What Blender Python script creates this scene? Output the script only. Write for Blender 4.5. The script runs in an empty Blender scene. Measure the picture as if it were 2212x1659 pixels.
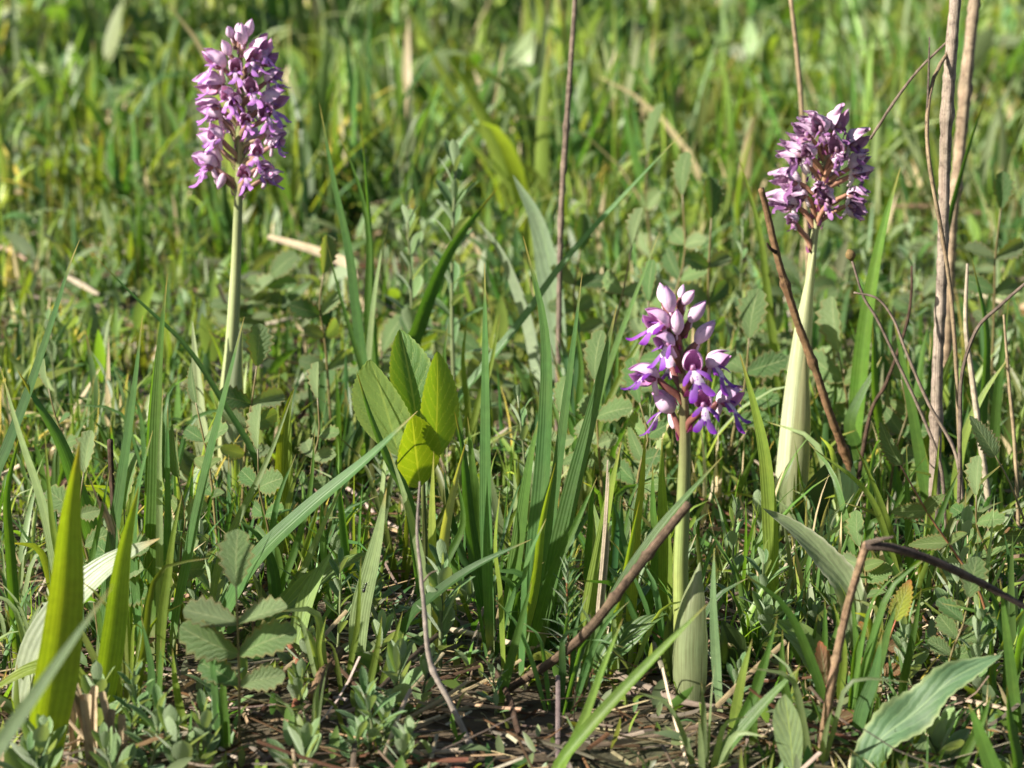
import bpy, math, random
import numpy as np
from mathutils import Vector, Matrix

R = math.radians
random.seed(7)
rng = np.random.default_rng(11)
scene = bpy.context.scene
col = scene.collection

# ------------------------------------------------------------------ camera, world, sun
CAM_H, PITCH = 0.35, R(12.7)
PW, PH, PF = 2212.0, 1659.0, 5530.0          # pixel frame used for the measurements below
cam_d = bpy.data.cameras.new('camera')
cam_d.sensor_width = 36.0
cam_d.lens = 36.0 * PF / PW
cam_d.clip_start = 0.02
cam_d.clip_end = 2000.0
cam_d.dof.use_dof = True
cam_d.dof.focus_distance = 1.10
cam_d.dof.aperture_fstop = 16.0
cam = bpy.data.objects.new('camera', cam_d)
col.objects.link(cam)
cam.location = (0, 0, CAM_H)
cam.rotation_euler = (R(90) - PITCH, 0, 0)
scene.camera = cam

SUN_DIR = Vector((-0.80, -0.36, 0.47)).normalized()      # towards the sun
el = math.asin(SUN_DIR.z)
az = math.atan2(SUN_DIR.x, SUN_DIR.y)
world = bpy.data.worlds.new('World')
scene.world = world
world.use_nodes = True
wn, wl = world.node_tree.nodes, world.node_tree.links
sky = wn.new('ShaderNodeTexSky')
sky.sky_type = 'NISHITA'
sky.sun_disc = False
sky.sun_elevation = el
sky.sun_rotation = az
wn['Background'].inputs['Strength'].default_value = 0.05
wl.new(sky.outputs[0], wn['Background'].inputs['Color'])

sun_d = bpy.data.lights.new('sun', 'SUN')
sun_d.energy = 5.0
sun_d.angle = R(0.53)
sun_d.color = (1.0, 0.94, 0.83)
sun = bpy.data.objects.new('sun', sun_d)
col.objects.link(sun)
sun.rotation_euler = (-SUN_DIR).to_track_quat('-Z', 'Y').to_euler()

scene.view_settings.view_transform = 'Standard'
scene.view_settings.look = 'None'
scene.view_settings.exposure = 1.42
scene.view_settings.gamma = 1.0

# ------------------------------------------------------------------ helpers
FWD = Vector((0, math.cos(PITCH), -math.sin(PITCH)))
UP = Vector((0, math.sin(PITCH), math.cos(PITCH)))
RIGHT = Vector((1, 0, 0))


def gz(x, y):
    return (0.005 * np.sin(9 * x + 1.3) * np.cos(7 * y + .4) + 0.003 * np.sin(23 * x + 4 * y)
            + 0.003 * np.cos(19 * y - 6 * x))


def ray(u, v):
    return FWD + RIGHT * ((u - PW / 2) / PF) + UP * (-(v - PH / 2) / PF)


def P(u, v, Y):
    d = ray(u, v)
    return Vector((0, 0, CAM_H)) + d * (Y / d.y)


def G(u, v):
    d = ray(u, v)
    p = Vector((0, 0, CAM_H)) + d * (CAM_H / -d.z)
    p.z = float(gz(p.x, p.y))
    return p


def pxm(w, Y):
    return w / PF * Y * 1.03


def spline(pts, n):
    p = np.array([list(q) for q in pts], float)
    if len(p) == 2:
        t = np.linspace(0, 1, n)[:, None]
        return p[0] * (1 - t) + p[1] * t
    e = np.vstack([2 * p[0] - p[1], p, 2 * p[-1] - p[-2]])
    seg = np.linalg.norm(np.diff(p, axis=0), axis=1)
    cum = np.concatenate([[0], np.cumsum(seg)])
    out = []
    for s in np.linspace(0, cum[-1], n):
        i = min(max(int(np.searchsorted(cum, s, 'right') - 1), 0), len(p) - 2)
        t = (s - cum[i]) / max(seg[i], 1e-9)
        a, b, c, d = e[i], e[i + 1], e[i + 2], e[i + 3]
        out.append(.5 * (2 * b + (c - a) * t + (2 * a - 5 * b + 4 * c - d) * t ** 2 + (3 * b - a - 3 * c + d) * t ** 3))
    return np.array(out)


def norm(v):
    v = np.asarray(v, float)
    return v / max(np.linalg.norm(v), 1e-12)


class MB:
    def __init__(s):
        s.v, s.f, s.uv, s.c, s.m = [], [], [], [], []

    def grid(s, pts, uvs, cols, wrap=False, mat=0):
        """pts: rows x cols x 3"""
        r, c = len(pts), len(pts[0])
        o = len(s.v)
        for i in range(r):
            for j in range(c):
                s.v.append(tuple(pts[i][j])); s.uv.append(tuple(uvs[i][j])); s.c.append(tuple(cols[i][j]))
        for i in range(r - 1):
            for j in range(c if wrap else c - 1):
                k = (j + 1) % c
                s.f.append((o + i * c + j, o + i * c + k, o + (i + 1) * c + k, o + (i + 1) * c + j)); s.m.append(mat)

    def ribbon(s, path, widths, face, c0, c1=None, fold=.25, n=14, cols=5, twist=0., mat=0, cfun=None, arch=0.):
        p = spline(path, n)
        w = np.interp(np.linspace(0, 1, n), np.linspace(0, 1, len(widths)), widths) if not callable(widths) else np.array([widths(t) for t in np.linspace(0, 1, n)])
        t = np.gradient(p, axis=0)
        rows, uvs, cs = [], [], []
        c0 = np.array(c0); c1 = c0 if c1 is None else np.array(c1)
        for i in range(n):
            tt = norm(t[i])
            side = norm(np.cross(tt, face))
            nn = np.cross(side, tt)
            a = i / (n - 1)
            if twist:
                th = twist * a
                side, nn = side * math.cos(th) + nn * math.sin(th), nn * math.cos(th) - side * math.sin(th)
            row, ru, rc = [], [], []
            for j in np.linspace(-1, 1, cols):
                off = side * (j * w[i] / 2) + nn * (w[i] / 2) * (fold * abs(j) + arch * (1 - j * j))
                row.append(p[i] + off); ru.append((j * .5 + .5, a))
                cc = c0 * (1 - a) + c1 * a
                if cfun: cc = cfun(a, j, cc)
                rc.append(cc)
            rows.append(row); uvs.append(ru); cs.append(rc)
        s.grid(rows, uvs, cs, mat=mat)
        return s

    def tube(s, path, radii, c0, c1=None, n=12, sides=8, lobes=0, lobe_amp=0., twist=0., mat=0, cap=True, cfun=None, rough=0.):
        p = spline(path, n)
        rr = np.interp(np.linspace(0, 1, n), np.linspace(0, 1, len(radii)), radii)
        t = np.gradient(p, axis=0)
        ref = np.array([0.13, -.31, .94])
        if abs(np.dot(norm(t[0]), ref)) > .9: ref = np.array([.9, .3, .1])
        c0 = np.array(c0); c1 = c0 if c1 is None else np.array(c1)
        rows, uvs, cs = [], [], []
        side = norm(np.cross(norm(t[0]), ref))
        for i in range(n):
            tt = norm(t[i])
            side = norm(side - tt * np.dot(side, tt))
            nn = np.cross(tt, side)
            a = i / (n - 1)
            row, ru, rc = [], [], []
            for j in range(sides):
                ph = 2 * math.pi * j / sides
                r = rr[i] * (1 + lobe_amp * math.cos(lobes * (ph) + twist * a) + (random.gauss(0, rough) if rough else 0))
                row.append(p[i] + (side * math.cos(ph) + nn * math.sin(ph)) * r)
                ru.append((j / sides, a))
                cc = c0 * (1 - a) + c1 * a
                if cfun: cc = cfun(a, ph, cc)
                rc.append(cc)
            rows.append(row); uvs.append(ru); cs.append(rc)
        if cap:
            rows = [[p[0]] * sides] + rows + [[p[-1] + norm(t[-1]) * rr[-1] * .4] * sides]
            uvs = [uvs[0]] + uvs + [uvs[-1]]; cs = [cs[0]] + cs + [cs[-1]]
        s.grid(rows, uvs, cs, wrap=True, mat=mat)
        return s

    def mesh(s, name, mats):
        me = bpy.data.meshes.new(name)
        me.from_pydata(s.v, [], s.f)
        finish(me, np.array(s.uv), np.array(s.c), mats)
        if len(mats) > 1: me.polygons.foreach_set('material_index', s.m)
        return me

    def build(s, name, mats, parent=None, shift=None):
        if shift is not None:
            s.v = [(x - shift[0], y - shift[1], z - shift[2]) for x, y, z in s.v]
        return link(name, s.mesh(name, mats if isinstance(mats, list) else [mats]), parent)


def finish(me, uv, c, mats):
    n = len(me.vertices)
    at = me.attributes.new('Col', 'FLOAT_COLOR', 'POINT')
    cc = np.ones((n, 4), np.float32); cc[:, :3] = c
    at.data.foreach_set('color', cc.ravel())
    li = np.empty(len(me.loops), np.int32); me.loops.foreach_get('vertex_index', li)
    ul = me.uv_layers.new(name='UVMap')
    ul.data.foreach_set('uv', uv[li].astype(np.float32).ravel())
    me.polygons.foreach_set('use_smooth', np.ones(len(me.polygons), bool))
    for m in mats: me.materials.append(m)
    me.update()


def link(name, me, parent=None, M=None):
    o = bpy.data.objects.new(name, me)
    col.objects.link(o)
    if parent is not None: o.parent = parent
    if M is not None: o.matrix_basis = M
    return o


def empty(name, loc):
    o = bpy.data.objects.new(name, None)
    o.empty_display_size = .01
    col.objects.link(o); o.location = loc
    return o


def tag(o, label=None, cat=None, group=None, kind=None):
    if label: o['label'] = label
    if cat: o['category'] = cat
    if group: o['group'] = group
    if kind: o['kind'] = kind
    return o


def frame(loc, ydir, znorm, s=1.0):
    y = Vector(ydir).normalized(); z = Vector(znorm)
    x = y.cross(z)
    if x.length < 1e-6: x = y.cross(Vector((.3, .2, .9)))
    x.normalize(); z = x.cross(y)
    m = Matrix((x, y, z)).transposed().to_4x4()
    return Matrix.Translation(Vector(loc)) @ m @ Matrix.Diagonal((s, s, s, 1)) if np.isscalar(s) else Matrix.Translation(Vector(loc)) @ m @ Matrix.Diagonal((s[0], s[1], s[2], 1))


# ------------------------------------------------------------------ materials
def nodes_of(name):
    m = bpy.data.materials.new(name); m.use_nodes = True
    nt = m.node_tree; nt.nodes.clear()
    return m, nt, nt.nodes, nt.links


def mathn(nt, op, a, b=None, clamp=False):
    n = nt.nodes.new('ShaderNodeMath'); n.operation = op; n.use_clamp = clamp
    for i, x in enumerate((a, b)):
        if x is None: continue
        if isinstance(x, (int, float)): n.inputs[i].default_value = x
        else: nt.links.new(x, n.inputs[i])
    return n.outputs[0]


def mixc(nt, fac, a, b, mode='MIX'):
    n = nt.nodes.new('ShaderNodeMix'); n.data_type = 'RGBA'; n.blend_type = mode
    for k, x in ((0, fac), (6, a), (7, b)):
        if isinstance(x, (int, float)): n.inputs[k].default_value = x
        elif isinstance(x, tuple): n.inputs[k].default_value = (*x, 1)
        else: nt.links.new(x, n.inputs[k])
    return n.outputs[2]


def plant_mat(name, veins='grass', trans=.35, rough=.45, spec=.4, under=.0, under_col=(.25, .32, .18), tcol=(1.25, 1.25, .35),
              mottle=.25, bump=.25, sheen=0., vein_col=(.30, .38, .10), nv=9, rand=.22, noise_scale=300., blotch=0.):
    m, nt, N, L = nodes_of(name)
    at = N.new('ShaderNodeAttribute'); at.attribute_name = 'Col'
    uv = N.new('ShaderNodeUVMap'); sx = N.new('ShaderNodeSeparateXYZ'); L.new(uv.outputs[0], sx.inputs[0])
    tc = N.new('ShaderNodeTexCoord')
    oi = N.new('ShaderNodeObjectInfo')
    nz = N.new('ShaderNodeTexNoise'); nz.inputs['Scale'].default_value = noise_scale; nz.inputs['Detail'].default_value = 3
    L.new(tc.outputs['Object'], nz.inputs['Vector'])
    nz2 = N.new('ShaderNodeTexNoise'); nz2.inputs['Scale'].default_value = noise_scale * .2
    L.new(tc.outputs['Object'], nz2.inputs['Vector'])
    hs = N.new('ShaderNodeHueSaturation')
    L.new(at.outputs['Color'], hs.inputs['Color'])
    val = mathn(nt, 'ADD', mathn(nt, 'MULTIPLY', oi.outputs['Random'], rand * 2), 1 - rand)
    val = mathn(nt, 'MULTIPLY', val, mathn(nt, 'ADD', mathn(nt, 'MULTIPLY', nz.outputs['Fac'], mottle * 2), 1 - mottle))
    L.new(val, hs.inputs['Value'])
    hue = mathn(nt, 'ADD', mathn(nt, 'MULTIPLY', nz2.outputs['Fac'], .05), .475)
    L.new(hue, hs.inputs['Hue'])
    base = hs.outputs['Color']
    height = nz.outputs['Fac']
    if veins == 'grass':
        st = mathn(nt, 'SINE', mathn(nt, 'MULTIPLY', sx.outputs[0], 2 * math.pi * nv))
        f = mathn(nt, 'MULTIPLY', mathn(nt, 'ADD', st, 1.), .5)
        mid = mathn(nt, 'LESS_THAN', mathn(nt, 'ABSOLUTE', mathn(nt, 'SUBTRACT', sx.outputs[0], .5)), .045)
        base = mixc(nt, mathn(nt, 'MULTIPLY', f, .35), base, mixc(nt, 1., base, (.55, .6, .5), 'MULTIPLY'))
        base = mixc(nt, mathn(nt, 'MULTIPLY', mid, .35), base, mixc(nt, 1., base, (1.7, 1.6, 1.5), 'MULTIPLY'))
        height = mathn(nt, 'ADD', mathn(nt, 'MULTIPLY', f, 1.), mathn(nt, 'MULTIPLY', height, .4))
    elif veins == 'pinnate':
        au = mathn(nt, 'ABSOLUTE', mathn(nt, 'SUBTRACT', sx.outputs[0], .5))
        q = mathn(nt, 'SUBTRACT', mathn(nt, 'MULTIPLY', sx.outputs[1], nv), mathn(nt, 'MULTIPLY', au, 5.))
        q = mathn(nt, 'ADD', q, mathn(nt, 'MULTIPLY', nz2.outputs['Fac'], .8))
        fr = mathn(nt, 'ABSOLUTE', mathn(nt, 'SUBTRACT', mathn(nt, 'FRACT', q), .5))
        lat = mathn(nt, 'LESS_THAN', fr, .06)
        mid = mathn(nt, 'LESS_THAN', au, .022)
        f = mathn(nt, 'MAXIMUM', mathn(nt, 'MULTIPLY', lat, .55), mid)
        base = mixc(nt, mathn(nt, 'MULTIPLY', f, .55), base, vein_col)
        height = mathn(nt, 'ADD', mathn(nt, 'MULTIPLY', fr, 1.6), mathn(nt, 'MULTIPLY', height, .7))
    elif veins == 'fibre':
        mp = N.new('ShaderNodeMapping'); L.new(uv.outputs[0], mp.inputs[0]); mp.inputs['Scale'].default_value = (14, 1.6, 1)
        nf = N.new('ShaderNodeTexNoise'); nf.inputs['Scale'].default_value = 2.2; nf.inputs['Detail'].default_value = 4
        L.new(mp.outputs[0], nf.inputs['Vector'])
        base = mixc(nt, mathn(nt, 'MULTIPLY', mathn(nt, 'SUBTRACT', nf.outputs['Fac'], .3, True), 1.6, True), mixc(nt, 1., base, (.45, .40, .36), 'MULTIPLY'), base)
        if blotch:
            nb = N.new('ShaderNodeTexNoise'); nb.inputs['Scale'].default_value = 260; nb.inputs['Detail'].default_value = 6; nb.inputs['Roughness'].default_value = .7
            L.new(tc.outputs['Object'], nb.inputs['Vector'])
            base = mixc(nt, mathn(nt, 'MULTIPLY', mathn(nt, 'SUBTRACT', nb.outputs['Fac'], .5, True), blotch * 5, True), base, mixc(nt, 1., base, (.22, .19, .17), 'MULTIPLY'))
            base = mixc(nt, mathn(nt, 'MULTIPLY', mathn(nt, 'SUBTRACT', .42, nb.outputs['Fac'], True), blotch * 5, True), base, mixc(nt, 1., base, (1.6, 1.55, 1.5), 'MULTIPLY'))
        height = nf.outputs['Fac']
    if under > 0:
        ge = N.new('ShaderNodeNewGeometry')
        base = mixc(nt, mathn(nt, 'MULTIPLY', ge.outputs['Backfacing'], under), base, under_col)
    bm = N.new('ShaderNodeBump'); bm.inputs['Strength'].default_value = bump; bm.inputs['Distance'].default_value = .0006
    L.new(height, bm.inputs['Height'])
    b = N.new('ShaderNodeBsdfPrincipled')
    L.new(base, b.inputs['Base Color']); L.new(bm.outputs[0], b.inputs['Normal'])
    b.inputs['Roughness'].default_value = rough; b.inputs['Specular IOR Level'].default_value = spec
    if sheen:
        b.inputs['Sheen Weight'].default_value = sheen; b.inputs['Sheen Roughness'].default_value = .4
    out = N.new('ShaderNodeOutputMaterial')
    if trans > 0:
        t = N.new('ShaderNodeBsdfTranslucent')
        L.new(mixc(nt, 1., base, tcol, 'MULTIPLY'), t.inputs['Color'])
        mx = N.new('ShaderNodeMixShader'); mx.inputs[0].default_value = trans
        L.new(b.outputs[0], mx.inputs[1]); L.new(t.outputs[0], mx.inputs[2]); L.new(mx.outputs[0], out.inputs[0])
    else:
        L.new(b.outputs[0], out.inputs[0])
    return m


M_GRASS = plant_mat('grass_leaf', 'grass', trans=.48, rough=.40, tcol=(2.0, 2.0, .42), nv=7)
M_SWARD = plant_mat('sward_leaf', 'none', trans=.42, rough=.45, tcol=(1.7, 1.7, .5), noise_scale=60., bump=0., mottle=.15)
M_BROAD = plant_mat('broad_leaf', 'pinnate', trans=.45, rough=.46, under=.6, under_col=(.24, .33, .13), tcol=(2.5, 2.1, .35), nv=7, bump=.5)
M_TOOTH = plant_mat('toothed_leaflet', 'pinnate', trans=.38, rough=.45, under=.75, under_col=(.33, .40, .27), nv=7, bump=.6, vein_col=(.26, .30, .14), tcol=(1.8, 1.6, .4))
M_SILK = plant_mat('silky_leaf', 'pinnate', trans=.30, rough=.6, under=.5, under_col=(.34, .42, .27), nv=5, sheen=.25, vein_col=(.20, .29, .13), bump=.4, tcol=(1.6, 1.5, .5))
M_SHEATH = plant_mat('orchid_sheath', 'fibre', trans=.25, rough=.38, spec=.5, tcol=(1.5, 1.5, .6), bump=.25, mottle=.12)
M_STEM = plant_mat('green_stem', 'fibre', trans=.0, rough=.42, mottle=.15, bump=.3)
M_DRY = plant_mat('dry_straw', 'fibre', trans=.12, rough=.65, spec=.25, tcol=(1., .85, .6), bump=.5, mottle=.3, blotch=.35)
M_BARK = plant_mat('dead_twig', 'fibre', trans=.0, rough=.8, spec=.2, bump=.9, mottle=.35, noise_scale=900., blotch=.9)


def petal_mat(name, stripes=0, strength=.6, vein=(.22, .03, .20), trans=.3, spots=False, rough=.55, n=15, sheen=.0):
    m, nt, N, L = nodes_of(name)
    at = N.new('ShaderNodeAttribute'); at.attribute_name = 'Col'
    uv = N.new('ShaderNodeUVMap'); sx = N.new('ShaderNodeSeparateXYZ'); L.new(uv.outputs[0], sx.inputs[0])
    tc = N.new('ShaderNodeTexCoord')
    nz = N.new('ShaderNodeTexNoise'); nz.inputs['Scale'].default_value = 500; L.new(tc.outputs['Object'], nz.inputs['Vector'])
    oi = N.new('ShaderNodeObjectInfo')
    hs = N.new('ShaderNodeHueSaturation'); L.new(at.outputs['Color'], hs.inputs['Color'])
    L.new(mathn(nt, 'MULTIPLY', mathn(nt, 'ADD', mathn(nt, 'MULTIPLY', nz.outputs['Fac'], .5), .75),
                mathn(nt, 'ADD', mathn(nt, 'MULTIPLY', oi.outputs['Random'], .25), .88)), hs.inputs['Value'])
    L.new(mathn(nt, 'ADD', mathn(nt, 'MULTIPLY', oi.outputs['Random'], .03), .485), hs.inputs['Hue'])
    base = hs.outputs['Color']
    if stripes:
        q = mathn(nt, 'ADD', mathn(nt, 'MULTIPLY', sx.outputs[0], stripes), mathn(nt, 'MULTIPLY', nz.outputs['Fac'], .35))
        fr = mathn(nt, 'ABSOLUTE', mathn(nt, 'SUBTRACT', mathn(nt, 'FRACT', q), .5))
        f = mathn(nt, 'MULTIPLY', mathn(nt, 'SUBTRACT', .22, fr, True), 4.5, True)
        base = mixc(nt, mathn(nt, 'MULTIPLY', f, strength), base, vein)
    if spots:
        vo = N.new('ShaderNodeTexVoronoi'); vo.inputs['Scale'].default_value = 700; L.new(tc.outputs['Object'], vo.inputs['Vector'])
        f = mathn(nt, 'LESS_THAN', vo.outputs['Distance'], .27)
        base = mixc(nt, mathn(nt, 'MULTIPLY', f, .75), base, (.22, .04, .32))
    b = N.new('ShaderNodeBsdfPrincipled'); L.new(base, b.inputs['Base Color'])
    bm = N.new('ShaderNodeBump'); bm.inputs['Strength'].default_value = .25; bm.inputs['Distance'].default_value = .0004
    L.new(nz.outputs['Fac'], bm.inputs['Height']); L.new(bm.outputs[0], b.inputs['Normal'])
    b.inputs['Roughness'].default_value = rough; b.inputs['Sheen Weight'].default_value = sheen; b.inputs['Specular IOR Level'].default_value = .22
    t = N.new('ShaderNodeBsdfTranslucent'); L.new(base, t.inputs['Color'])
    mx = N.new('ShaderNodeMixShader'); mx.inputs[0].default_value = trans
    L.new(b.outputs[0], mx.inputs[1]); L.new(t.outputs[0], mx.inputs[2])
    out = N.new('ShaderNodeOutputMaterial'); L.new(mx.outputs[0], out.inputs[0])
    return m


M_HOOD = petal_mat('hood_outside', 9, .6, (.36, .11, .38), .25)
M_INNER = petal_mat('hood_inside', 11, .75, (.36, .05, .32), .45)
M_LIP = petal_mat('lip_petal', 0, 0, trans=.2, spots=True)
M_LOBE = petal_mat('petal_plain', 0, 0, trans=.2)
M_FRESHSTALK = petal_mat('flower_stalk', 6, .35, (.12, .05, .04), .05, rough=.45)


def soil_mat():
    m, nt, N, L = nodes_of('meadow_soil')
    tc = N.new('ShaderNodeTexCoord')
    nz = N.new('ShaderNodeTexNoise'); nz.inputs['Scale'].default_value = 90; nz.inputs['Detail'].default_value = 8; L.new(tc.outputs['Object'], nz.inputs['Vector'])
    n2 = N.new('ShaderNodeTexNoise'); n2.inputs['Scale'].default_value = 9; n2.inputs['Detail'].default_value = 5; L.new(tc.outputs['Object'], n2.inputs['Vector'])
    c = mixc(nt, nz.outputs['Fac'], (.025, .018, .010), (.11, .075, .04))
    c = mixc(nt, mathn(nt, 'MULTIPLY', mathn(nt, 'SUBTRACT', n2.outputs['Fac'], .45, True), 3., True), c, mixc(nt, nz.outputs['Fac'], (.03, .045, .012), (.08, .10, .03)))
    b = N.new('ShaderNodeBsdfPrincipled'); L.new(c, b.inputs['Base Color']); b.inputs['Roughness'].default_value = .95
    bm = N.new('ShaderNodeBump'); bm.inputs['Strength'].default_value = 1; bm.inputs['Distance'].default_value = .004; L.new(nz.outputs['Fac'], bm.inputs['Height']); L.new(bm.outputs[0], b.inputs['Normal'])
    out = N.new('ShaderNodeOutputMaterial'); L.new(b.outputs[0], out.inputs[0])
    return m


M_SOIL = soil_mat()
M_ANT, _nt, _N, _L = nodes_of('ant_shell')
_b = _N.new('ShaderNodeBsdfPrincipled'); _b.inputs['Base Color'].default_value = (.008, .007, .007, 1); _b.inputs['Roughness'].default_value = .22
_o = _N.new('ShaderNodeOutputMaterial'); _L.new(_b.outputs[0], _o.inputs[0])

# ------------------------------------------------------------------ ground
far = np.array([2.2, 3, 4.5, 7, 12, 25, 60, 150, 400])
xs = np.concatenate([-far[::-1], np.arange(-1.6, 1.601, .025), far])
ys = np.concatenate([-far[::-1] - .1, np.arange(-.5, 6.0, .03), 6 + far])
X, Y = np.meshgrid(xs, ys)
Z = gz(X, Y)
nx, ny = len(xs), len(ys)
idx = np.arange(nx * ny).reshape(ny, nx)
me = bpy.data.meshes.new('ground')
me.from_pydata(np.stack([X, Y, Z], -1).reshape(-1, 3).tolist(), [], np.stack([idx[:-1, :-1], idx[:-1, 1:], idx[1:, 1:], idx[1:, :-1]], -1).reshape(-1, 4).tolist())
me.polygons.foreach_set('use_smooth', np.ones(len(me.polygons), bool))
me.materials.append(M_SOIL)
tag(link('ground', me), 'dark meadow soil with moss showing between the plants', kind='structure')


# ------------------------------------------------------------------ sward: uncountable grass, ground cover and litter
def value_noise(x, y, s, seed=0):
    return .5 + .25 * (np.sin(x * s + seed) * np.cos(y * s * 1.13 + seed * 2.1) + np.sin((x + y) * s * .71 + seed * 3.3) * np.cos((x - y) * s * .57 + 1.7 * seed)
                       ) + .12 * np.sin(x * s * 2.7 + 1.1 * seed) * np.sin(y * s * 2.3 + seed)


def sward(name, pos, Ln, w, head, lean, curve, roll, cols, mat, seg=5, profile='grass', kink=None, fold=.3, ncol=3, tipcol=None):
    n = len(Ln)
    s = np.linspace(0, 1, seg + 1)
    if profile == 'grass': wp = np.minimum(1, .7 + 1.2 * s) * (1 - s ** 2.4) + .02
    elif profile == 'leaf': wp = np.sin(np.pi * np.clip(s * .96 + .04, 0, 1) ** .8) ** .8 + .04
    else: wp = np.ones_like(s)
    ang = lean[:, None] + curve[:, None] * s[None, :] ** 1.3
    if kink is not None: ang = ang + kink[:, None] * (s[None, :] > .5)
    am = (ang[:, 1:] + ang[:, :-1]) / 2
    ds = (Ln / seg)[:, None]
    hx = np.concatenate([np.zeros((n, 1)), np.cumsum(np.sin(am) * ds, 1)], 1)
    hz = np.concatenate([np.zeros((n, 1)), np.cumsum(np.cos(am) * ds, 1)], 1)
    hd = np.stack([np.cos(head), np.sin(head)], 1)
    ctr = np.empty((n, seg + 1, 3))
    ctr[..., 0] = pos[:, None, 0] + hd[:, None, 0] * hx
    ctr[..., 1] = pos[:, None, 1] + hd[:, None, 1] * hx
    ctr[..., 2] = pos[:, None, 2] + hz
    fl = gz(ctr[..., 0], ctr[..., 1]) + .0008
    ctr[..., 2] = np.where(np.arange(seg + 1)[None, :] > 0, np.maximum(ctr[..., 2], fl), ctr[..., 2])
    sd = np.stack([-hd[:, 1], hd[:, 0], np.zeros(n)], 1)
    nn = np.stack([hd[:, None, 0] * -np.cos(ang), hd[:, None, 1] * -np.cos(ang), np.sin(ang)], -1)
    cr, sr = np.cos(roll)[:, None, None], np.sin(roll)[:, None, None]
    side = sd[:, None, :] * cr + nn * sr
    nrm = nn * cr - sd[:, None, :] * sr
    hw = (w[:, None] * wp[None, :] / 2)[..., None]
    js = np.linspace(-1, 1, ncol)
    V = np.stack([ctr + side * hw * j + nrm * hw * fold * abs(j) for j in js], 2)       # n, seg+1, ncol, 3
    U = np.broadcast_to(np.stack(np.meshgrid(js * .5 + .5, s), -1)[None], (n, seg + 1, ncol, 2))
    C = np.broadcast_to(cols[:, None, None, :], V.shape).copy()
    if tipcol is not None:
        tw = (np.clip((s - .8) / .2, 0, 1) ** 2)[None, :, None, None] * tipcol[:, None, None, None]
        C = C * (1 - tw) + np.array([.30, .20, .07]) * tw
    vper = (seg + 1) * ncol
    g = np.arange(vper).reshape(seg + 1, ncol)
    q = np.stack([g[:-1, :-1], g[:-1, 1:], g[1:, 1:], g[1:, :-1]], -1).reshape(-1, 4)
    F = (q[None] + (np.arange(n) * vper)[:, None, None]).reshape(-1, 4)
    me = bpy.data.meshes.new(name)
    me.vertices.add(n * vper); me.vertices.foreach_set('co', V.astype(np.float32).ravel())
    me.loops.add(F.size); me.loops.foreach_set('vertex_index', F.astype(np.int32).ravel())
    me.polygons.add(len(F)); me.polygons.foreach_set('loop_start', np.arange(0, F.size, 4, dtype=np.int32))
    me.update(calc_edges=True)
    finish(me, U.reshape(-1, 2), C.reshape(-1, 3), [mat])
    return link(name, me)


def scatter(n, y0, y1, power=1.0, margin=1.35, extra=.12):
    """points over the wedge the camera sees and well beyond its sides"""
    y = y0 + (y1 - y0) * rng.random(n) ** power
    x = (rng.random(n) * 2 - 1) * (.2 * y * margin + extra) * np.interp(y, [1.2, 1.6], [1., 1.4])
    return np.stack([x, y, gz(x, y) - .001], 1)


def palette(n, items, jitter=.18):
    cs = np.array([i[1] for i in items]); w = np.array([i[0] for i in items], float)
    c = cs[rng.choice(len(cs), n, p=w / w.sum())]
    return c * (1 + jitter * rng.standard_normal((n, 1))).clip(.5, 1.6) * (1 + .06 * rng.standard_normal((n, 3)))


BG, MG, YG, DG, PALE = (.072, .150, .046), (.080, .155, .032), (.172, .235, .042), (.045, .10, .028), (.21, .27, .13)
SAGE, OLIVE = (.17, .225, .10), (.12, .15, .035)
STRAW, STRAW2, BROWN, GREYB = (.50, .40, .25), (.62, .55, .42), (.17, .095, .045), (.26, .21, .17)
GRASSPAL = [(3, MG), (2, BG), (2.2, YG), (1.2, DG), (1.2, PALE), (1.4, OLIVE), (.25, STRAW)]


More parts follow.
